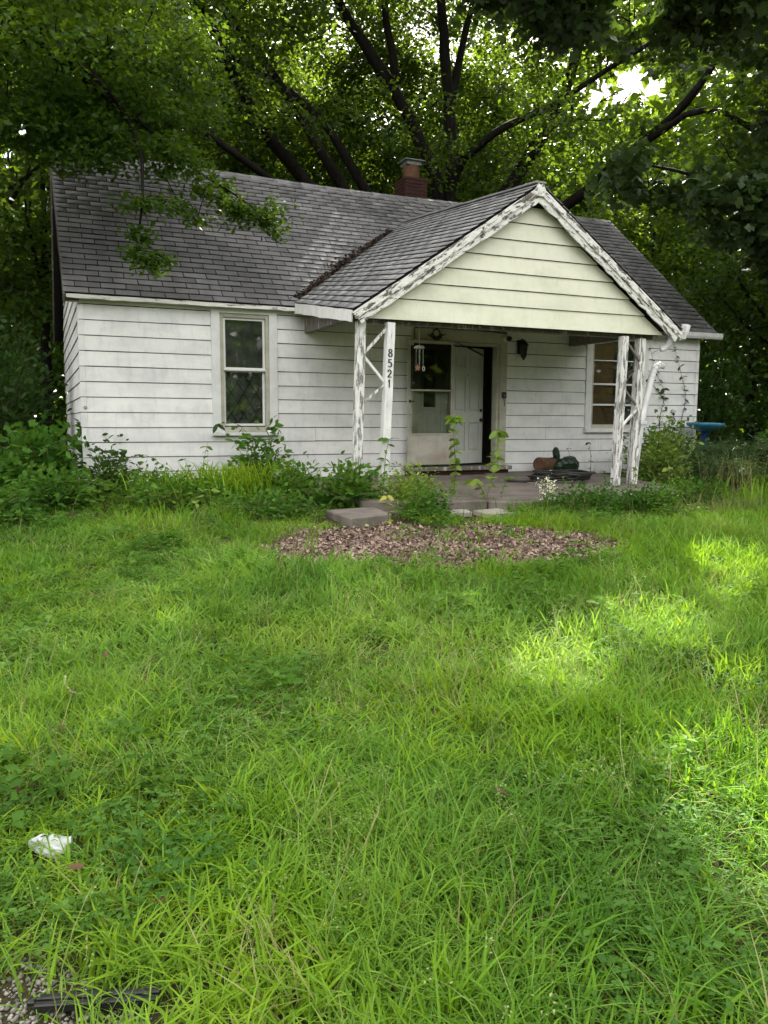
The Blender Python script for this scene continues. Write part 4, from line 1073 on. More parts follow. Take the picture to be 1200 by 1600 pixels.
grow('box_elder', 'leaning box elder whose leafy branches drape over the left roof', (-3.6, -1.2, .0),
     ([(-3.6, -1.2, -.1), (-3.5, -1.2, 1.5), (-3.2, -1.1, 3.2), (-2.8, -.9, 4.6)], .22, .14),
     [([(-2.8, -.9, 4.5), (-1.8, -.9, 5.3), (-.6, -.8, 5.5), (.4, -.8, 5.0), (.72, -1.1, 4.2), (.66, -1.18, 3.3)], .10, .012),
      ([(-2.8, -.9, 4.6), (-2.0, -.3, 6.0), (-1.0, .3, 7.0), (.3, .7, 7.6)], .10, .03), ([(-1.8, -.9, 5.3), (-.6, -.2, 5.9), (.8, .6, 5.9), (2.2, 1.2, 6.1)], .07, .02),
      ([(-.6, -.8, 5.5), (.6, -.6, 4.9), (1.5, -.4, 4.35), (2.1, -.12, 4.15), (2.68, .1, 3.9)], .04, .008), ([(-2.9, -1, 4.2), (-2.2, -1.4, 4.9), (-1.2, -1.9, 5.6)], .06, .02), ([(-3.3, -1.15, 2.8), (-2.4, -.2, 3.4), (-1.5, .5, 3.7)], .05, .015)],
     cl, ('l_left', 80, .34, .088, RHOMB), 6, 'bark', twig=.014, fine=spr)

# ------------------------------------------------------------------ oak at the right whose boughs reach over the yard
r7 = np.random.default_rng(7)
cl = np.concatenate([
    E3((6.3, -2.3, 7.0), (2.0, 1.2, .75), 95, r7, 0), E3((8.6, -2.2, 7.0), (2.0, 1.4, .7), 60, r7, 0), E3((4.6, -1.8, 7.7), (1.6, 1.2, .6), 50, r7, 0), E3((12.0, -2.6, 8.2), (3.2, 2.6, 2.0), 130, r7, .1),
    E3((10.3, -1.6, 4.6), (1.3, .8, .55), 40, r7, 0), E3((11.2, -1.4, 4.0), (1.1, .8, .6), 36, r7, 0), E3((9.2, -.6, 5.2), (1.1, .8, .4), 26, r7, 0), E3((11.5, -2.0, 5.8), (1.3, 1.0, .7), 46, r7, 0), E3((14, -4, 7), (2.4, 2.2, 2.4), 70, r7, .1)])
grow('oak_tree', 'oak whose dark boughs reach in over the porch from the right', (13.9, -2.4, .02),
     ([(13.9, -2.4, -.1), (13.8, -2.4, 2), (13.6, -2.4, 4.2), (13.5, -2.5, 6)], .34, .22),
     [([(13.6, -2.4, 5.0), (12.0, -2.4, 6.6), (10.0, -2.3, 7.1), (8.0, -2.3, 7.2), (6.0, -2.3, 7.3), (4.4, -1.9, 7.7)], .15, .03), ([(13.5, -2.5, 6), (13, -2.7, 7.6), (12.2, -2.8, 9.2)], .18, .05),
      ([(13.7, -2.4, 3.4), (12.4, -2.0, 4.6), (11.2, -1.6, 4.9), (10.0, -1.2, 5.0), (8.9, -.7, 5.25)], .09, .02), ([(11.6, -1.7, 4.85), (10.6, -1.7, 4.2), (9.9, -1.8, 3.9)], .045, .015), ([(12.4, -2.0, 4.6), (11.4, -1.8, 4.1), (10.8, -1.3, 3.5)], .05, .015), ([(13.5, -2.6, 5.6), (14.2, -3.8, 7.2)], .12, .05)],
     cl, ('l_oak', 46, .40, .165, LOBED), 7, twig=.016)

# ------------------------------------------------------------------ woods to the left and right
def wood_tree(name, label, x, y, h, rad, seed, mat='l_far', n=150, per=75, size=.16, group='trees of the surrounding woods', bark='bark', low=.3, lean=0, srad=.75):
    r = np.random.default_rng(seed); z0 = float(gz(x, y))
    cl = np.concatenate([E3((x, y, z0 + h * .68), (rad, rad, h * .34), int(n * .7), r, .3), E3((x, y, z0 + h * .40), (rad * .75, rad * .75, h * (.40 - low * .5)), int(n * .3), r, .2)])
    cl[:, 2] = np.maximum(cl[:, 2], z0 + .4)
    t = [(x, y, z0 - .1), (x + lean * .3, y, z0 + h * .3), (x + lean * .6, y + .1, z0 + h * .6), (x + lean, y, z0 + h * .9)]
    lb = []
    for i in range(5):
        a = r.uniform(0, 6.28); zz = z0 + h * r.uniform(.35, .6); L = rad * r.uniform(.6, .9)
        lb.append(([(x + lean * .5, y, zz), (x + L * .5 * math.cos(a), y + L * .5 * math.sin(a), zz + .6), (x + L * math.cos(a), y + L * math.sin(a), zz + 1.6)], h * .008, .02))
    return grow(name, label, (x, y, z0), (t, h * .017, .03), lb, cl, (mat, per, srad, size, RHOMB), seed, bark, group)
wood_tree('woodland_tree', 'slender tree with thin dark trunk just left of the house corner', -.35, 9.2, 9.5, 2.2, 31, n=110, low=.6, lean=.2)
wood_tree('woodland_tree', 'thick dark trunked tree at the left edge behind the house', -1.9, 8.4, 11, 2.6, 32, 'l_main', n=130, low=.5)
wood_tree('woodland_tree', 'sunlit pale green tree far back on the left', -1.0, 16, 10, 3.4, 33, n=150, size=.19)
wood_tree('woodland_tree', 'bright leafy tree seen behind the ridge left of the chimney', 5.6, 15.5, 14, 4.4, 34, n=260, size=.20, low=.2)
wood_tree('woodland_tree', 'bright leafy tree seen behind the ridge right of the porch gable', 15.0, 13.5, 12.5, 4.4, 35, n=260, size=.19, low=.1)
wood_tree('woodland_tree', 'sunlit yellow green tree behind the right end of the roof', 15.6, 6.6, 7.8, 2.7, 36, n=190, size=.15, low=.1)
wood_tree('woodland_tree', 'tall green tree at the right edge beyond the shrubs', 19.5, 6.5, 10.0, 3.6, 37, n=220, size=.17, low=.1)
wood_tree('woodland_tree', 'dark leafy tree at the right edge nearest the birdbath', 15.8, 1.8, 6.6, 2.4, 38, 'l_main', n=190, size=.14, low=.0)
wood_tree('woodland_tree', 'tall tree filling the upper left behind the box elder', -3.4, 5.0, 12, 3.4, 39, 'l_left', n=190, low=.3)
wood_tree('woodland_tree', 'tree far behind the maple between chimney and porch peak', 13.0, 21, 15, 5, 40, n=240, size=.24, low=.1)

# far wood that reads as one mass
r8 = np.random.default_rng(8)
NF = 17000; aa = r8.uniform(R(-35), R(85), NF); dist = r8.uniform(26, 40, NF)
zz = r8.uniform(0, 1, NF) ** 1.05 * (15.5 + 2.5 * np.sin(aa * 9) + 1.5 * np.sin(aa * 23))
P = np.stack([-.5 + np.sin(aa) * dist, -11 + np.cos(aa) * dist + 4, zz], 1)
P = np.repeat(P, 7, axis=0) + r8.normal(size=(NF * 7, 3)) * .55
P = P[carve(P)]
V, F, T = leaf_cloud(P, .58, RHOMB, r=r8)
o = link(bpy.data.objects.new('far_woods', npmesh('far_woods', V, F, MAT['l_far'], T))); tag(o, 'sunlit woods closing off the yard behind the trees', 'woods', kind='stuff')
# the tree line across the road behind the viewer, seen mirrored in the window panes

NB = 15000; aa = r8.uniform(R(-60), R(75), NB); dist = r8.uniform(28, 40, NB); zz = r8.uniform(0, 1, NB) * (8.5 + 2 * np.sin(aa * 8))
P = np.stack([2 + np.sin(aa) * dist, -np.cos(aa) * dist, zz - .3], 1); P = np.repeat(P, 5, 0) + r8.normal(size=(NB * 5, 3)) * .5
V, F, T = leaf_cloud(P, .62, RHOMB, r=r8)
o = link(bpy.data.objects.new('roadside_woods', npmesh('roadside_woods', V, F, MAT['l_far'], T))); tag(o, 'line of trees across the road, mirrored in the windows', 'woods', kind='stuff')

# ------------------------------------------------------------------ shrubs
def shrub(name, label, c, rad, n, mat, size, seed, shape=OVAL, group=None, stems=6, up=.8, cat='shrub', flat=.0):
    r = np.random.default_rng(seed); z0 = float(gz(c[0], c[1]))
    root = thing(name, (c[0], c[1], z0), label, cat, group)
    nt_ = max(5, n // 26); tips = E3((c[0], c[1], z0 + rad[2]), rad, nt_, r, .35); tips[:, 2] = np.maximum(tips[:, 2], z0 + .06)
    b = MB(); PP = []; DD = []
    for i in range(nt_):
        a = np.array((c[0] + r.normal() * rad[0] * .25, c[1] + r.normal() * rad[1] * .25, z0 - .03)); tip = tips[i]
        mid = (a + tip) / 2 + np.array((0, 0, .18 * rad[2])) + r.normal(size=3) * .05
        pts = [a + (mid - a) * 2 * t if t < .5 else mid + (tip - mid) * (2 * t - 1) for t in (0, .25, .5, .75, 1)]
        pts = [(1 - t) ** 2 * a + 2 * t * (1 - t) * mid + t * t * tip for t in np.linspace(0, 1, 6)]
        if i < 60: b.tube(pts, [.008, .007, .006, .005, .004, .002], 4, cap=False)
        m = max(4, int(n / nt_)); ts = r.uniform(.35, 1.05, m)[:, None]
        Q = (1 - ts) ** 2 * a + 2 * ts * (1 - ts) * mid + ts * ts * tip + r.normal(size=(m, 3)) * (.05 + .14 * min(rad))
        PP.append(Q); dv = (Q - np.array((c[0], c[1], z0 + rad[2] * .4))); DD.append(dv / (np.linalg.norm(dv, axis=1)[:, None] + .01))
    P = np.concatenate(PP); D = np.concatenate(DD); k = P[:, 2] > z0 + .01; P, D = P[k], D[k]
    b.build('stems', 'stem', root)
    V, F, T = leaf_cloud(P, size, shape, up=up, r=r, dirs=D * .6)
    o = link(bpy.data.objects.new('foliage', npmesh('foliage', V, F, MAT[mat], T)), root); o['kind'] = 'stuff'
    return root
G1 = 'shrubs at the left of the house'; G2 = 'shrubs at the right of the house'; G3 = 'weeds along the house wall'
shrub('vine_mound', 'broad leaved vine mound heaped against the left house corner', (-.55, .25, 0), (.55, .7, .50), 900, 'l_weed', .13, 61, LOBED, G1)
shrub('vine_mound', 'broad leaved vine mound at the left edge of the photo', (-1.35, -.3, 0), (.65, .7, .36), 900, 'l_weed', .12, 62, LOBED, G1)
shrub('shrub', 'tall dark shrub filling the shade left of the house', (-1.25, 3.2, 0), (.95, 1.2, 1.35), 2600, 'l_dark', .13, 63, OVAL, G1)
shrub('shrub', 'dark shrub far left in the deepest shade', (-2.5, 2.0, 0), (.9, 1.1, 1.0), 2000, 'l_dark', .13, 64, OVAL, G1)
shrub('shrub', 'dark shrub behind the others beside the left end wall', (-1.0, 6.2, 0), (.9, 1.1, 1.7), 2200, 'l_dark', .14, 65, OVAL, G1)
shrub('weed_patch', 'leafy weeds at the foot of the left house corner', (-.45, -1.3, 0), (.65, .6, 0.24), 1650, 'l_weed', .085, 66, OVAL, G3)
shrub('weed_patch', 'arching shrub sprouting in front of the left wall corner', (.25, -.45, 0), (.48, .38, 0.41), 720, 'l_dark', .09, 67, OVAL, G3)
shrub('weed_patch', 'low weeds between the corner shrub and the thin sprig', (.70, -.75, 0), (.6, .5, 0.19), 1275, 'l_weed', .075, 68, OVAL, G3)
shrub('weed_patch', 'low dark weeds under the tall window, left of the grass clump', (.9, -1.7, 0), (.8, .6, 0.17), 1800, 'l_weed', .07, 69, OVAL, G3)
shrub('weed_patch', 'weeds at the left edge in front of the vine mound', (-1.15, -2.2, 0), (.75, .7, 0.20), 1650, 'l_weed', .085, 70, OVAL, G3)
shrub('weed_patch', 'bushy shrub growing up in front of the tall window', (2.25, -.55, 0), (.46, .36, 0.49), 760, 'l_weed', .10, 71, OVAL, G3)
shrub('weed_patch', 'leafy weeds between the window shrub and the porch step', (2.35, -1.6, 0), (.55, .6, 0.24), 1575, 'l_weed', .085, 72, OVAL, G3)
shrub('weed_patch', 'dark leaved weeds hiding the foot of the left porch post', (2.95, -2.25, 0), (.40, .40, 0.29), 880, 'l_weed', .105, 73, OVAL, G3)
shrub('weed_patch', 'low weeds in front of the window beside the step', (1.75, -2.6, 0), (.75, .5, 0.14), 1275, 'l_weed', .06, 74, OVAL, G3)
shrub('weed_patch', 'bright green weeds spilling over the porch slab corner', (3.62, -2.55, .1), (.46, .40, .26), 1900, 'l_lite', .055, 75, OVAL, G3)
shrub('weed_patch', 'green weeds hanging over the broken slab edge', (3.5, -3.15, 0), (.40, .26, .18), 1100, 'l_weed', .055, 76, OVAL, G3)
shrub('weed_patch', 'low bright weeds on the slab between the saplings', (4.25, -2.6, .1), (.36, .3, .10), 420, 'l_lite', .04, 77, OVAL, G3)
for i, (x, y) in enumerate(((5.6, -3.5), (6.5, -3.5), (7.5, -3.35))):
    shrub('weed_patch', ['leafy weeds before the slab, just right of the pavers', 'leafy weeds before the middle of the right slab piece', 'leafy weeds before the right corner of the slab'][i], (x, y, 0), (.55, .32, .18), 1700, 'l_weed', .055, 78 + i, OVAL, G3)
shrub('shrub', 'yellow green bush beside the right porch posts', (8.75, -1.2, 0), (.66, .6, .52), 2300, 'l_lite', .085, 81, OVAL, G2)
shrub('shrub', 'green bush under the wall vine at the right house corner', (9.6, -.75, 0), (.6, .45, .52), 1500, 'l_weed', .09, 82, OVAL, G2)
shrub('shrub', 'tall dark shrub behind the birdbath', (12.4, 1.4, 0), (1.2, 1.1, 1.5), 3400, 'l_dark', .12, 83, OVAL, G2)
shrub('shrub', 'dark shrub at the right edge behind the feathery plants', (14.0, -.6, 0), (1.3, 1.1, 1.3), 3200, 'l_dark', .12, 84, OVAL, G2)
shrub('shrub', 'tall glossy shrub rising between house end and woods', (12.6, 4.2, 0), (1.2, 1.3, 2.1), 3200, 'l_main', .13, 85, OVAL, G2)
shrub('shrub', 'bright leafy bush at the right edge beyond the birdbath', (12.0, -1.2, 0), (.8, .6, .62), 2000, 'l_weed', .10, 87, OVAL, G2)
shrub('shrub', 'low bush growing before the birdbath', (10.0, -1.3, 0), (.45, .4, .28), 900, 'l_weed', .075, 86, OVAL, G2)

# leafy shoots whose leaves can be picked out one by one
def leaf_mesh(name, L, W, mat, curl=.12, lobed=False):
    V = [(0, 0, 0), (.18 * L, .34 * W, .02 * L), (.45 * L, .5 * W, .02 * L), (.78 * L, .30 * W, -curl * L * .4), (L, 0, -curl * L), (.78 * L, -.30 * W, -curl * L * .4), (.45 * L, -.5 * W, .02 * L), (.18 * L, -.34 * W, .02 * L), (.45 * L, 0, -.015 * L)]
    F = np.array([(8, 0, 1), (8, 1, 2), (8, 2, 3), (8, 3, 4), (8, 4, 5), (8, 5, 6), (8, 6, 7), (8, 7, 0)])
    return npmesh(name, V, F, MAT[mat], [.2 + .6 * random.random()] * 9, smooth=True)
LM = {m: [leaf_mesh('leaf', 1, w, m) for w in (.5, .58, .66, .54)] for m in ('l_lite', 'l_weed', 'l_dark', 'l_yel')}
def shoot(name, label, pts, mat, leaf, n, seed, top=0, start=.15, group=None, cat='sapling', opp=False, r0=.007, stemmat='stem'):
    rr = random.Random(seed); sp = spline(pts, .08); root = thing(name, pts[0], label, cat, group)
    b = MB(); k = len(sp); b.tube(sp, [r0 * (1 - .7 * i / (k - 1)) for i in range(k)], 6, cap=False); b.build('stem', stemmat, root, smooth=True)
    def put(p, az, el, s):
        o = bpy.data.objects.new('leaf', rr.choice(LM[mat])); COL.objects.link(o); o.parent = root
        o.matrix_parent_inverse = Matrix.Translation(-Vector(root['_base']))
        o.matrix_basis = Matrix.Translation(p) @ Matrix.Rotation(az, 4, 'Z') @ Matrix.Rotation(-el + rr.uniform(-.1, .9), 4, 'Y') @ Matrix.Rotation(rr.uniform(-.9, .9), 4, 'X') @ Matrix.Scale(s, 4)
    az = rr.uniform(0, 6)
    for i in range(n):
        t = start + (1 - start) * i / max(1, n - 1); p = sp[min(k - 1, int(t * (k - 1)))]
        az += (1.57 if opp else 2.4) + rr.uniform(-.3, .3); s = leaf * rr.uniform(.75, 1.2) * (1 - .3 * abs(t - .6))
        put(p, az, rr.uniform(-.1, .6), s)
        if opp: put(p, az + 3.14, rr.uniform(-.1, .6), s)
    for i in range(top): put(sp[-1], i / top * 6.28, rr.uniform(-.2, .3), leaf * 1.5)
    return root
shoot('sapling', 'slim sapling with a leafy umbrella top in front of the storm door', [(4.38, -2.30, .13), (4.42, -2.28, .5), (4.40, -2.25, .85), (4.41, -2.25, 1.12)], 'l_lite', .105, 27, 91, 14, .12, 'porch saplings', opp=True)
shoot('sapling', 'slanting sapling with paired oval leaves before the dark door gap', [(4.55, -2.85, .10), (4.62, -2.82, .3), (4.75, -2.72, .62), (4.83, -2.66, .95)], 'l_lite', .110, 17, 92, 4, .25, 'porch saplings', opp=True)
shoot('sapling', 'short side sprout at the base of the slanting sapling', [(4.55, -2.84, .10), (4.48, -2.84, .25), (4.36, -2.85, .36)], 'l_lite', .12, 6, 93, 3, .3, 'porch saplings')
shoot('sapling', 'small leafy sprout right of the slanting sapling', [(4.85, -2.72, .11), (4.9, -2.7, .25), (4.98, -2.7, .36)], 'l_weed', .06, 6, 94, 2, .3, 'porch saplings')
shoot('climbing_weed', 'leafy weed climbing the numbered white porch post', [(3.40, -2.18, .08), (3.46, -2.15, .35), (3.47, -2.15, .6), (3.52, -2.15, .85)], 'l_weed', .11, 15, 95, 2, .1, cat='weed')
shoot('yellow_weed', 'small yellow green weed by the step at the leaf bed edge', [(2.86, -3.62, -.06), (2.87, -3.62, .1), (2.85, -3.6, .27)], 'l_yel', .07, 13, 96, 5, .3, cat='weed')
shoot('yellow_weed', 'tiny pale weed lying in the leaf bed', [(3.28, -3.72, -.06), (3.3, -3.72, .0), (3.36, -3.72, .05)], 'l_yel', .07, 4, 97, 3, .2, cat='weed')
for i, (pts, m, lf_, n_) in enumerate((
        ([(2.25, -.5, .1), (2.2, -.45, .7), (2.0, -.40, 1.02), (1.72, -.38, 1.03)], 'l_dark', .10, 16), ([(2.3, -.55, .1), (2.4, -.5, .6), (2.5, -.45, 1.0)], 'l_weed', .10, 14), ([(2.2, -.6, .1), (2.05, -.6, .5), (1.9, -.55, .8)], 'l_weed', .09, 12),
        ([(1.45, -.5, .08), (1.48, -.45, .4), (1.55, -.42, .72)], 'l_weed', .07, 14), ([(1.38, -.5, .08), (1.32, -.48, .35), (1.24, -.46, .55)], 'l_weed', .065, 10), ([(.35, -.5, .08), (.40, -.5, .5), (.72, -.55, .62), (.95, -.58, .46)], 'l_weed', .085, 16),
        ([(.2, -.5, .08), (.25, -.45, .45), (.4, -.42, .66)], 'l_dark', .08, 13), ([(-.05, -.6, .05), (-.1, -.6, .4), (-.25, -.62, .72)], 'l_weed', .08, 13), ([(8.25, -2.35, .12), (8.15, -2.35, .28), (7.9, -2.4, .40)], 'l_lite', .075, 9), ([(7.45, -2.2, .12), (7.5, -2.2, .3), (7.42, -2.2, .42)], 'l_lite', .065, 9),
        ([(7.75, -.25, .2), (7.78, -.22, .45), (7.75, -.2, .62)], 'l_dark', .05, 7), ([(8.2, -.25, .2), (8.22, -.22, .5), (8.18, -.2, .72)], 'l_dark', .055, 8), ([(.9, -2.9, -.05), (.95, -2.9, .2), (1.1, -2.92, .34)], 'l_lite', .07, 9), ([(-.3, -2.5, -.03), (-.25, -2.5, .2), (-.15, -2.5, .36)], 'l_weed', .07, 9))):
    lab = ['shoot drooping leftward across the tall window sill', 'upright shoot in front of the right half of the tall window', 'short shoot left of centre in the window shrub', 'thin sprig standing against the wall left of the window shrub', 'smaller thin sprig left of the first against the wall', 'arching shoot bending right before the left wall', 'upright dark shoot near the left wall corner', 'shoot leaning left past the house corner',
           'pale shoot leaning left at the right end of the slab', 'pale sprout between the two right porch posts', 'dark seedling against the wall behind the hose', 'dark seedling below the porch window', 'pale sprout at the lawn edge under the tall window', 'sprout at the lawn edge before the left corner'][i]
    shoot('weed_shoot', lab, pts, m, lf_, n_, 100 + i, 2, .2, 'single weed shoots', cat='weed')
# vine climbing the right end of the front wall
for i, (pts, n_) in enumerate((([(9.95, -.03, .5), (9.9, -.03, 1.1), (9.98, -.03, 1.6), (9.75, -.03, 2.0), (9.6, -.03, 2.45)], 34), ([(10.45, -.03, .4), (10.4, -.03, 1.0), (10.5, -.03, 1.5), (10.35, -.03, 2.0), (10.15, -.03, 2.5)], 36), ([(9.98, -.03, 1.5), (9.7, -.03, 1.75), (9.35, -.03, 1.98), (9.1, -.03, 2.1)], 20), ([(10.2, -.03, .4), (10.15, -.05, .8), (10.2, -.06, 1.3)], 26))):
    shoot('wall_vine', ['vine climbing the right wall beside the downspout', 'vine climbing the wall at the far right corner', 'vine runner stretching left toward the porch window', 'leafy lower vine between the two wall vines'][i], pts, 'l_dark', .12, n_, 140 + i, 0, .02, 'vines on the right wall', 'vine', r0=.006, stemmat='bark2')
# pinnate sumac sprouts
def pinnate(name, label, base, fronds, seed, mat='l_weed', L=.45, leaf=.10):
    rr = random.Random(seed); root = thing(name, base, label, 'plant', 'pinnate sprouts')
    b = MB(); parts = []
    for (az, el, ln) in fronds:
        d = Vector((math.cos(az) * math.cos(el), math.sin(az) * math.cos(el), math.sin(el))); p0 = Vector(base); pts = []
        for i in range(9):
            t = i / 8; pts.append(p0 + d * ln * t + Vector((0, 0, -.30 * ln * t * t)))
        b.tube(pts, [.006 * (1 - .7 * i / 8) for i in range(9)], 5, cap=False)
        for i in range(2, 9):
            tg = (pts[i] - pts[i - 1]).normalized(); s = tg.cross(Vector((0, 0, 1))).normalized()
            for sg in (-1, 1):
                dv = (s * sg + tg * .45 + Vector((0, 0, -.15))).normalized()
                o = bpy.data.objects.new('leaflet', rr.choice(LM[mat])); COL.objects.link(o); o.parent = root; o.matrix_parent_inverse = Matrix.Translation(-Vector(base))
                q = dv.to_track_quat('X', 'Z').to_matrix().to_4x4()
                o.matrix_basis = Matrix.Translation(pts[i]) @ q @ Matrix.Diagonal((leaf * rr.uniform(.8, 1.1), leaf * .75, leaf, 1))
    b.build('stem', 'stem', root)
pinnate('sumac_sprout', 'fern like sprout with paired leaflets left of the porch post', (2.62, -1.2, .2), [(2.6, 1.0, .55), (.4, .8, .5), (1.6, 1.2, .62), (3.6, .6, .5), (5.2, .6, .5), (4.4, .9, .55)], 1)
pinnate('sumac_sprout', 'fern like sprout nearest the concrete step', (2.80, -2.45, .1), [(3.0, .7, .5), (4.2, .5, .52), (5.3, .6, .5), (1.0, .8, .5), (2.0, .9, .5)], 2, 'l_dark')
# feathery plants and a flowering weed at the right
def strands(name, label, c, rad, h, n, mat, seed, w=.0035, lean=.35, cat='plant', group=None, heads=None, seg=5, droop=.4, dirx=0):
    r = np.random.default_rng(seed); z0 = float(gz(c[0], c[1])); root = thing(name, (c[0], c[1], z0), label, cat, group)
    b = r.normal(size=(n, 2)) * np.array(rad) * .5 + np.array(c[:2]); az = r.uniform(0, 6.28, n); hh = h * r.uniform(.55, 1.1, n); ln = lean * r.uniform(.3, 1.2, n) * hh
    t = np.linspace(0, 1, seg + 1); X = b[:, 0, None] + (np.cos(az) * ln + dirx * hh)[:, None] * t ** 1.6; Y = b[:, 1, None] + (np.sin(az) * ln)[:, None] * t ** 1.6; Z = z0 + hh[:, None] * (t - droop * .5 * t ** 3)
    sx, sy = -np.sin(az), np.cos(az); ww = w * (1 - .85 * t ** 1.5)
    A = np.stack([X + sx[:, None] * ww, Y + sy[:, None] * ww, Z], -1); B = np.stack([X - sx[:, None] * ww, Y - sy[:, None] * ww, Z], -1)
    V = np.stack([A, B], 2).reshape(n, -1, 3); k = 2 * (seg + 1)
    f = np.array([(2 * i, 2 * i + 1, 2 * i + 3, 2 * i + 2) for i in range(seg)])
    F = (f[None] + (np.arange(n) * k)[:, None, None]).reshape(-1, 4)
    o = link(bpy.data.objects.new('blades', npmesh('blades', V.reshape(-1, 3), F, MAT[mat], np.repeat(r.random(n), k))), root); o['kind'] = 'stuff'
    if heads:
        m_, sz, cnt = heads
        P = np.stack([X[:, -1], Y[:, -1], Z[:, -1]], 1); P = np.repeat(P, cnt, 0) + r.normal(size=(n * cnt, 3)) * np.array((.02, .02, .05)); V2, F2, T2 = leaf_cloud(P, sz, RHOMB, r=r)
        link(bpy.data.objects.new('seed_heads', npmesh('seed_heads', V2, F2, MAT[m_], T2)), root)['kind'] = 'stuff'
    return root
def feathery(label, c, h, n, seed):
    r = np.random.default_rng(seed); z0 = float(gz(c[0], c[1])); root = thing('feathery_plant', (c[0], c[1], z0), label, 'plant', 'feathery plants at the right')
    b = MB(); PP = []; DD = []
    for i in range(n):
        az = r.uniform(0, 6.28); L = h * r.uniform(.6, 1.1); out = r.uniform(.25, .75) * L
        pts = [np.array((c[0] + r.normal() * .12, c[1] + r.normal() * .12, z0)) + np.array((math.cos(az) * out * t ** 1.5, math.sin(az) * out * t ** 1.5, L * (t - .38 * t ** 2.6))) for t in np.linspace(0, 1, 8)]
        b.tube(pts, [.005 * (1 - .8 * k / 7) for k in range(8)], 4, cap=False)
        m = 120; ts = r.uniform(.25, 1, m); ii = np.minimum((ts * 7).astype(int), 6); fr = (ts * 7 - ii)[:, None]; A = np.array(pts)
        Q = A[ii] * (1 - fr) + A[ii + 1] * fr; PP.append(Q + r.normal(size=(m, 3)) * .035); d = A[ii + 1] - A[ii]; d /= np.linalg.norm(d, axis=1)[:, None]; DD.append(d * .9 + r.normal(size=(m, 3)) * .4)
    b.build('stems', 'stem', root)
    NEEDLE = (np.array([(0, 0, 0), (.4, .05, 0), (1, 0, -.05), (.4, -.05, 0)]), np.array([(0, 1, 2), (0, 2, 3)]))
    V, F, T = leaf_cloud(np.concatenate(PP), .13, NEEDLE, r=r, dirs=np.concatenate(DD)); link(bpy.data.objects.new('needles', npmesh('needles', V, F, MAT['l_fern'], T)), root)['kind'] = 'stuff'
feathery('feathery dark green plant just before the birdbath pedestal', (9.6, -2.0), 1.1, 34, 1)
feathery('feathery dark green plant spreading at the right edge', (10.2, -2.7), 1.35, 60, 2)
feathery('feathery plant behind the straw grass at far right', (11.2, -2.5), 1.3, 50, 3)
feathery('short feathery plant between the yellow green bush and straw grass', (9.0, -2.5), .85, 30, 4)
strands('straw_grass', 'tall clump of dry straw coloured grass at the right edge', (8.6, -3.2), (.9, .5), 1.0, 80, 'g_dry', 5, .0028, .3, heads=('g_dry', .018, 4), group='dry grass clumps')
strands('straw_grass', 'sparse dry stalks leaning beside the right slab corner', (7.7, -3.4), (.7, .4), .85, 34, 'g_dry', 6, .0025, .55, heads=('g_dry', .016, 3), group='dry grass clumps')
strands('straw_grass', 'fine dry tuft spreading on the lawn right of the slab', (7.4, -4.0), (.9, .4), .36, 260, 'g_dry', 7, .0022, .7, group='dry grass clumps')
strands('tall_grass', 'thick clump of broad green grass below the tall window', (1.75, -1.35), (.85, .5), .80, 620, 'g_wide', 8, .010, .5, heads=None, seg=6, droop=.75, cat='grass', group='tall grass clumps')
strands('tall_grass', 'smaller green grass clump left of the window grass', (1.05, -1.1), (.5, .4), .55, 220, 'g_wide', 9, .008, .5, seg=6, droop=.7, cat='grass', group='tall grass clumps')
strands('tall_grass', 'long green grass clump at the far right lawn edge', (9.0, -3.7), (1.3, .5), .62, 420, 'g_wide', 12, .007, .45, seg=5, droop=.6, cat='grass', group='tall grass clumps')
strands('tall_grass', 'long green grass along the slab before the hose', (6.0, -3.35), (1.6, .18), .34, 420, 'g_wide', 13, .006, .5, seg=4, droop=.6, cat='grass', group='tall grass clumps')
strands('flowering_weed', 'weed with pale feathery flower plume before the porch slab', (5.15, -3.35), (.12, .08), .48, 16, 'l_weed', 10, .006, .25, 'weed', heads=('flower', .03, 14))

# ------------------------------------------------------------------ leaf litter bed, roof debris, gravel
r9 = np.random.default_rng(9)
bed = np.array([(1.12, -4.30), (1.25, -4.85), (1.85, -5.30), (2.9, -5.55), (3.9, -5.35), (4.65, -5.05), (4.75, -4.5), (4.35, -4.0), (3.4, -3.55), (2.7, -3.62), (2.1, -3.40), (1.6, -3.75)])
bed[:, 1] -= .22
def in_poly(x, y, poly):
    c = np.zeros(len(x), bool); n = len(poly)
    for i in range(n):
        (xa, ya), (xb, yb) = poly[i], poly[(i + 1) % n]
        h = ((ya > y) != (yb > y)) & (x < (xb - xa) * (y - ya) / (yb - ya + 1e-12) + xa); c ^= h
    return c
NL = 52000; x = r9.uniform(.9, 5.0, NL); y = r9.uniform(-6.0, -3.4, NL)
wob_x = x + .12 * np.sin(y * 7) + r9.normal(size=NL) * .16; wob_y = y + .10 * np.sin(x * 6) + r9.normal(size=NL) * .10
k = in_poly(wob_x, wob_y, bed); x, y = x[k], y[k]
P = np.stack([x, y, gz(x, y) + r9.uniform(.0, .045, len(x))], 1)
V, F, T = leaf_cloud(P, r9.uniform(.018, .052, len(P)), RHOMB, up=.9, droop=0, r=r9)
o = link(bpy.data.objects.new('leaf_litter', npmesh('leaf_litter', V, F, MAT['litter'], T))); tag(o, 'bed of dry reddish brown leaves before the porch', 'leaf litter', kind='stuff')
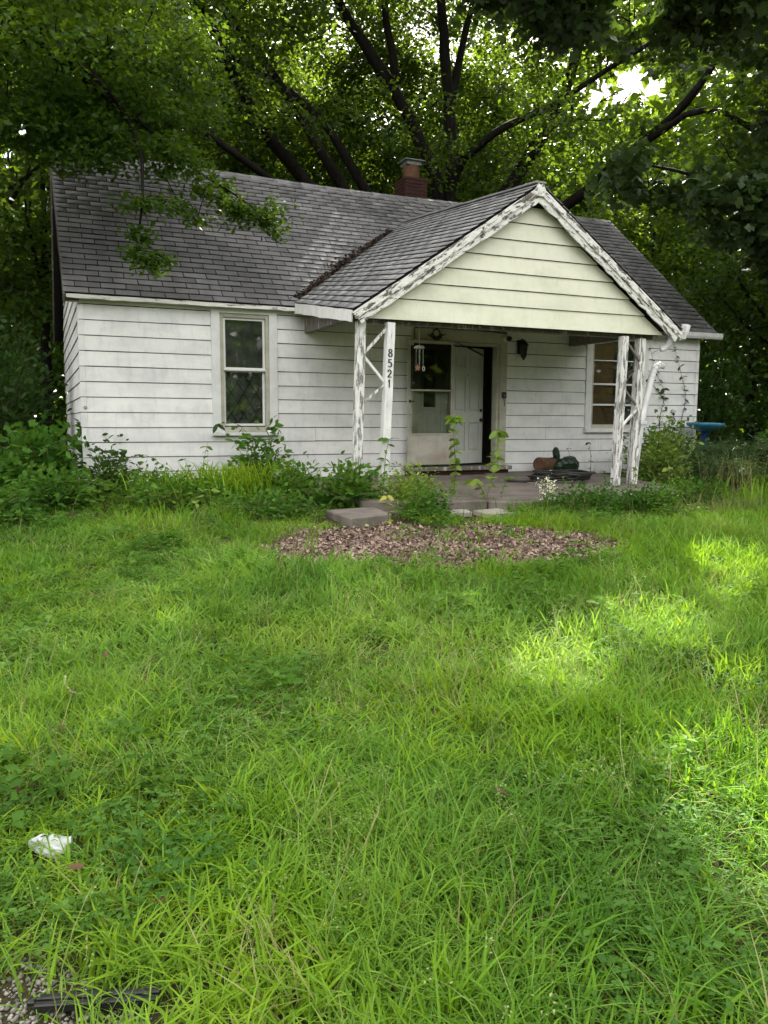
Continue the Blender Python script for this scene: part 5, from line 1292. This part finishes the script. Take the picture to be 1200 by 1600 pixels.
# valley debris: from the eave corner up to the ridge of the porch
t = r9.uniform(0.06, 1, 900) ** 1.1; A, B = np.array(PL0), np.array(PA0)
P = A + (B - A) * (t * .86)[:, None]; sp = np.abs(r9.normal(size=900)) * (.04 + .05 * np.sin(t * 3.1) ** 4)
P[:, 0] -= sp;  P[:, 2] += .015 + r9.uniform(0, .015, 900)
V, F, T = leaf_cloud(P, .055, OVAL, up=.5, droop=0, r=r9)
o = link(bpy.data.objects.new('roof_debris', npmesh('roof_debris', V, F, MAT['debris'], T))); tag(o, 'rotting leaves and twigs caught in the porch roof valley', 'debris', kind='stuff')
# gravel in the lower left corner
x = r9.uniform(-1.6, -.2, 16000); y = r9.uniform(-10.6, -8.9, 16000)
k = ((x + .78) / .36) ** 2 + ((y + 9.5) / .33) ** 2 < 1 + .5 * np.sin(x * 11) * np.sin(y * 9); x, y = x[k], y[k]
ST = (np.array([(-.5, 0, 0), (0, -.5, 0), (.5, 0, 0), (0, .5, 0), (0, 0, .35), (0, 0, -.3)]), np.array([(0, 1, 4), (1, 2, 4), (2, 3, 4), (3, 0, 4), (1, 0, 5), (2, 1, 5), (3, 2, 5), (0, 3, 5)]))
V, F, T = leaf_cloud(np.stack([x, y, gz(x, y) + .003], 1), r9.uniform(.006, .019, len(x)), ST, up=2, droop=0, r=r9)
o = link(bpy.data.objects.new('gravel', npmesh('gravel', V, F, MAT['gravel'], T))); tag(o, 'patch of pale gravel in the lower left corner', 'gravel', kind='stuff')
# single fallen leaves on the lawn
for i, (x, y) in enumerate(((-.33, -9.20), (-.72, -8.35), (-.5, -8.95), (-.30, -7.05), (-.55, -7.9), (.9, -9.0), (2.5, -5.75))):
    me = leaf_mesh('fallen_leaf', .055, .03, 'l_yel', .35); me.materials.clear(); me.materials.append(MAT['brownpot'])
    o = bpy.data.objects.new('fallen_leaf', me); COL.objects.link(o); o.location = (x, y, float(gz(x, y)) + .09); o.rotation_euler = (random.uniform(-.5, .5), random.uniform(-.6, .2), random.uniform(0, 6))
    tag(o, ['brown leaf caught in grass just above the black plastic strip', 'brown leaf in the grass up left of the white jug', 'brown leaf between the white jug and the gravel', 'brown leaf at the dark upper left part of the lawn', 'brown leaf in the lawn below the bleached stick', 'brown leaf in the lower middle of the lawn', 'brown leaf just below the leaf bed'][i], 'leaf', 'fallen leaves on the lawn')

# ------------------------------------------------------------------ lawn: tufts of single blades, all real geometry
def tuft(n, h, w, rad, lean, seed, seg=3, droop=.6, hvar=.5):
    """blade tuft template: vertices, faces (quads, triangles), blade id of each vertex"""
    r = np.random.default_rng(seed)
    b = r.normal(size=(n, 2)) * rad; az = r.uniform(0, 6.28, n); hh = h * r.uniform(1 - hvar, 1.1, n); ln = hh * lean * r.uniform(.2, 1.3, n)
    t = np.linspace(0, 1, seg + 1) ** .85
    X = b[:, 0, None] + (np.cos(az) * ln)[:, None] * t ** 1.7; Y = b[:, 1, None] + (np.sin(az) * ln)[:, None] * t ** 1.7; dr = droop * r.uniform(.4, 1.3, n)
    Z = hh[:, None] * (t - dr[:, None] * .5 * t ** 2.6) - .01
    tw = az + r.normal(size=n) * .5; sx, sy = -np.sin(tw), np.cos(tw)
    ww = (w * r.uniform(.6, 1.2, n))[:, None] * .5 * np.minimum(1, (1 - t) * 1.6 + .3)
    A = np.stack([X + sx[:, None] * ww, Y + sy[:, None] * ww, Z], -1); B = np.stack([X - sx[:, None] * ww, Y - sy[:, None] * ww, Z], -1)
    V = np.stack([A, B], 2).reshape(n, -1, 3)[:, :2 * seg]; tip = np.stack([X[:, -1], Y[:, -1], Z[:, -1]], -1)[:, None]
    V = np.concatenate([V, tip], 1); k = 2 * seg + 1
    q = np.array([(2 * i, 2 * i + 1, 2 * i + 3, 2 * i + 2) for i in range(seg - 1)]); tr = np.array([(2 * seg - 2, 2 * seg - 1, 2 * seg)])
    o_ = (np.arange(n) * k)[:, None, None]
    return V.reshape(-1, 3), (q[None] + o_).reshape(-1, 4), (tr[None] + o_).reshape(-1, 3), np.repeat(r.random(n), k)
def clover_tuft(n, h, size, rad, seed, shape=OVAL):
    r = np.random.default_rng(seed); p = r.normal(size=(n, 2)) * rad; z = h * r.uniform(.3, 1, n)
    P = np.repeat(np.stack([p[:, 0], p[:, 1], z], 1), 3, 0); a = np.repeat(r.uniform(0, 6.28, n), 3) + np.tile([0, 2.09, 4.19], n)
    D = np.stack([np.cos(a), np.sin(a), .1 + 0 * a], 1)
    V, F, T = leaf_cloud(P, size, shape, up=1.6, droop=0, r=r, dirs=D * 3)
    return V, np.zeros((0, 4), int), F, T
def stamp(kinds, P, rz, tilt, sc, idx, var):
    """copies of the tuft templates at P, turned, tilted and scaled, as one set of arrays"""
    Vs, Qs, Ts, Tt, base = [], [], [], [], 0
    for k, (V, Q, T, tn) in enumerate(kinds):
        s = np.where(idx == k)[0]
        if not len(s): continue
        W = V[None] * sc[s][:, None, :]
        c, sn = np.cos(rz[s])[:, None], np.sin(rz[s])[:, None]
        X = W[..., 0] * c - W[..., 1] * sn + W[..., 2] * tilt[s, 0, None]; Y = W[..., 0] * sn + W[..., 1] * c + W[..., 2] * tilt[s, 1, None]
        G = np.stack([X, Y, W[..., 2]], -1) + P[s][:, None]
        o_ = (np.arange(len(s)) * len(V))[:, None, None] + base
        Vs.append(G.reshape(-1, 3)); Qs.append((Q[None] + o_).reshape(-1, 4)); Ts.append((T[None] + o_).reshape(-1, 3))
        Tt.append(np.clip(.55 * tn[None] + .45 * var[s][:, None], 0, 1).ravel()); base += len(s) * len(V)
    return np.concatenate(Vs), [np.concatenate(Qs), np.concatenate(Ts)], np.concatenate(Tt)
def stuff(name, label, cat, arr, mat):
    V, F, T = arr
    o = link(bpy.data.objects.new(name, npmesh(name, V, F, MAT[mat], T))); tag(o, label, cat, kind='stuff'); return o

rl = np.random.default_rng(21)
def lawn_points(dens):
    """candidate spots over the yard; dens(distance) per square metre"""
    X0, X1, Y0, Y1 = -4.5, 13.5, -12.5, .2
    n = int((X1 - X0) * (Y1 - Y0) * 300); x = rl.uniform(X0, X1, n); y = rl.uniform(Y0, Y1, n)
    d = np.hypot(x - CAM.x, y - CAM.y); v = np.stack([x - CAM.x, y - CAM.y], 1); ahead = v @ np.array((.40, .916)); side = v @ np.array((.916, -.40))
    vis = (np.abs(side) < .53 * ahead + 1.0) & (ahead > 1.0)
    pr = dens(d) / 300. * np.where(vis, 1, .12)
    k = rl.random(n) < pr; x, y, d = x[k], y[k], d[k]
    wx = x + .10 * np.sin(y * 7) + rl.normal(size=len(x)) * .07; wy = y + .08 * np.sin(x * 6) + rl.normal(size=len(x)) * .07
    bad = in_poly(wx, wy, bed) & (rl.random(len(x)) > .05)
    bad |= (x > 2.9) & (x < 8.05) & (y > -3.15) | (x > -.1) & (x < 11) & (y > -.12) | (x > 2.25) & (x < 3.2) & (y > -3.75) & (y < -2.6)
    bad |= (y > -2.5 - .25 * np.sin(x * 3)) & (x < 2.9) & (rl.random(len(x)) > .25)
    bad |= (x > 3.8) & (x < 4.75) & (y > -3.62) & (y < -3.1)
    gr = ((x + .70) / .26) ** 2 + ((y + 9.47) / .20) ** 2 < 1 + .3 * np.sin(x * 17)
    bad |= gr & (rl.random(len(x)) > .05)
    ss = x + .52; tt = y + 9.43 + .33 * ss; bad |= (np.abs(ss - .06) < .27) & (np.abs(tt) < .06)      # flattened round the plastic strip
    bad |= ((x + .615) / .12) ** 2 + ((y + 8.72) / .10) ** 2 < 1
    return x[~bad], y[~bad], d[~bad]
f_tall = field(31, .45); f_kind = field(32, .8); f_clov = field(33, .5); f_dry = field(34, .7); f_var = field(35, .6)
near = [tuft(27, .25, .0052, .055, .55 + .12 * (i % 4), 300 + i, 4, .6 + .15 * (i % 5), .72) for i in range(8)]; far = [tuft(19, .26, .0088, .055, .55 + .12 * (i % 4), 310 + i, 3, .6 + .15 * (i % 5), .7) for i in range(8)]; vfar = [tuft(17, .27, .0105, .06, .55 + .12 * (i % 4), 315 + i, 2, .5 + .12 * (i % 5), .7) for i in range(8)]
nearw = [tuft(18, .25, .0080, .05, .60, 320 + i, 4, .7) for i in range(6)]; farw = [tuft(12, .25, .0110, .055, .60, 330 + i, 2, .6) for i in range(6)]
dryk = [tuft(7, .34, .0045, .05, .8, 340 + i, 3, .6) for i in range(4)]
x, y, d = lawn_points(lambda d: np.where(d < 4.0, 270, np.where(d < 7, 165, 105)))
n = len(x); hgt = .78 + .42 * f_tall(x, y) + rl.normal(size=n) * .16
hgt *= np.where((x < .1) & (y > -7.3), .80, 1.0) * np.where(np.hypot(x + .7, y + 9.3) < .9, .70, 1.0) * np.where(y > -4.2, .8, 1.0)
hgt = np.clip(hgt, .30, 1.6)
kd = f_kind(x, y) + rl.normal(size=n) * .35 + np.where(x > 1.6, .22, -.05) + np.where(np.hypot(x + .6, y + 9.2) < .8, .6, 0)
dry = rl.random(n) < .05 + .06 * np.clip(f_dry(x, y), 0, 1) + np.where(y > -5.2, .06, 0)
drop = (f_clov(x, y) > .30) & (rl.random(n) < .35)
var = np.clip(.5 + .45 * f_var(x, y) + rl.normal(size=n) * .18, 0, 1)
P = np.stack([x, y, gz(x, y)], 1); rz = rl.uniform(0, 6.28, n); tilt = rl.normal(size=(n, 2)) * .22; wd = rl.uniform(.85, 1.2, n); sc = np.stack([wd, wd, hgt], 1)
wide = kd > .40; isn = d < 4.3; ri = rl.integers(0, 8, n); rw = rl.integers(0, 6, n)
m1 = ~dry & ~drop & ~wide
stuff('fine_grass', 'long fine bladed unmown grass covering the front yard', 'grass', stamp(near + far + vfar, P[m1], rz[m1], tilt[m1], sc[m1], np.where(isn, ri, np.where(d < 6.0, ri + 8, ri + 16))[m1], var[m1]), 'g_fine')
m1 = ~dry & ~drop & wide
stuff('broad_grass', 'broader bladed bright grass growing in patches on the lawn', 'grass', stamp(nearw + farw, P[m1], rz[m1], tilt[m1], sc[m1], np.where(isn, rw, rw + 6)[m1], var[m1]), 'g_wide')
stuff('dry_stalks', 'thin straw coloured stalks scattered through the lawn', 'dry grass', stamp(dryk, P[dry], rz[dry], tilt[dry], sc[dry], rl.integers(0, 4, dry.sum()), var[dry]), 'g_dry')
# tall thin stalks with pale seed plumes standing over the middle of the lawn
xs_ = rl.normal(size=120) * 1.15 + 1.1; ys_ = rl.normal(size=120) * 1.1 - 8.0; k = (ys_ < -5.8) & (np.hypot(xs_ - CAM.x, ys_ - CAM.y) > 1.3); xs_, ys_ = xs_[k], ys_[k]; ns = len(xs_)
def seed_stalk(seed):
    V, Q, T, tn = tuft(4, .40, .0026, .03, .5, seed, 4, .5, .4); r = np.random.default_rng(seed); k = 9
    tips = V.reshape(4, k, 3); PP = np.concatenate([tips[:, -1][:, None] * (1 - u) + tips[:, -3][:, None] * u for u in r.uniform(0, 1, (14, 1, 1))], 1).reshape(-1, 3) + r.normal(size=(56, 3)) * .014
    V2, F2, T2 = leaf_cloud(PP, .009, RHOMB, r=r)
    return np.concatenate([V, V2]), Q, np.concatenate([T, F2 + len(V)]), np.concatenate([tn, T2])
sk = [seed_stalk(400 + i) for i in range(5)]; sz_ = rl.uniform(.7, 1.15, ns)
stuff('seed_stalks', 'wispy pale seed stalks standing over the middle of the lawn', 'grass', stamp(sk, np.stack([xs_, ys_, gz(xs_, ys_)], 1), rl.uniform(0, 6.28, ns), rl.normal(size=(ns, 2)) * .2, np.stack([sz_, sz_, sz_], 1), rl.integers(0, 5, ns), rl.random(ns)), 'g_seed')
# clover and broad leaved ground cover
x, y, d = lawn_points(lambda d: np.where(d < 4.2, 130, np.where(d < 7, 75, 50)))
n = len(x); pr = np.clip(.25 + .9 * f_clov(x, y), .05, 1) * np.where((x < .2) & (y > -7.4), 1.3, 1); k = rl.random(n) < pr; x, y = x[k], y[k]; n = len(x)
big = rl.random(n) < np.where(y > -7.4, .40, .04); s = rl.uniform(.7, 1.3, n); P = np.stack([x, y, gz(x, y)], 1); rz = rl.uniform(0, 6.28, n); tilt = rl.normal(size=(n, 2)) * .1; sc = np.stack([s, s, s * 1.1], 1); var = rl.random(n)
m1 = ~big
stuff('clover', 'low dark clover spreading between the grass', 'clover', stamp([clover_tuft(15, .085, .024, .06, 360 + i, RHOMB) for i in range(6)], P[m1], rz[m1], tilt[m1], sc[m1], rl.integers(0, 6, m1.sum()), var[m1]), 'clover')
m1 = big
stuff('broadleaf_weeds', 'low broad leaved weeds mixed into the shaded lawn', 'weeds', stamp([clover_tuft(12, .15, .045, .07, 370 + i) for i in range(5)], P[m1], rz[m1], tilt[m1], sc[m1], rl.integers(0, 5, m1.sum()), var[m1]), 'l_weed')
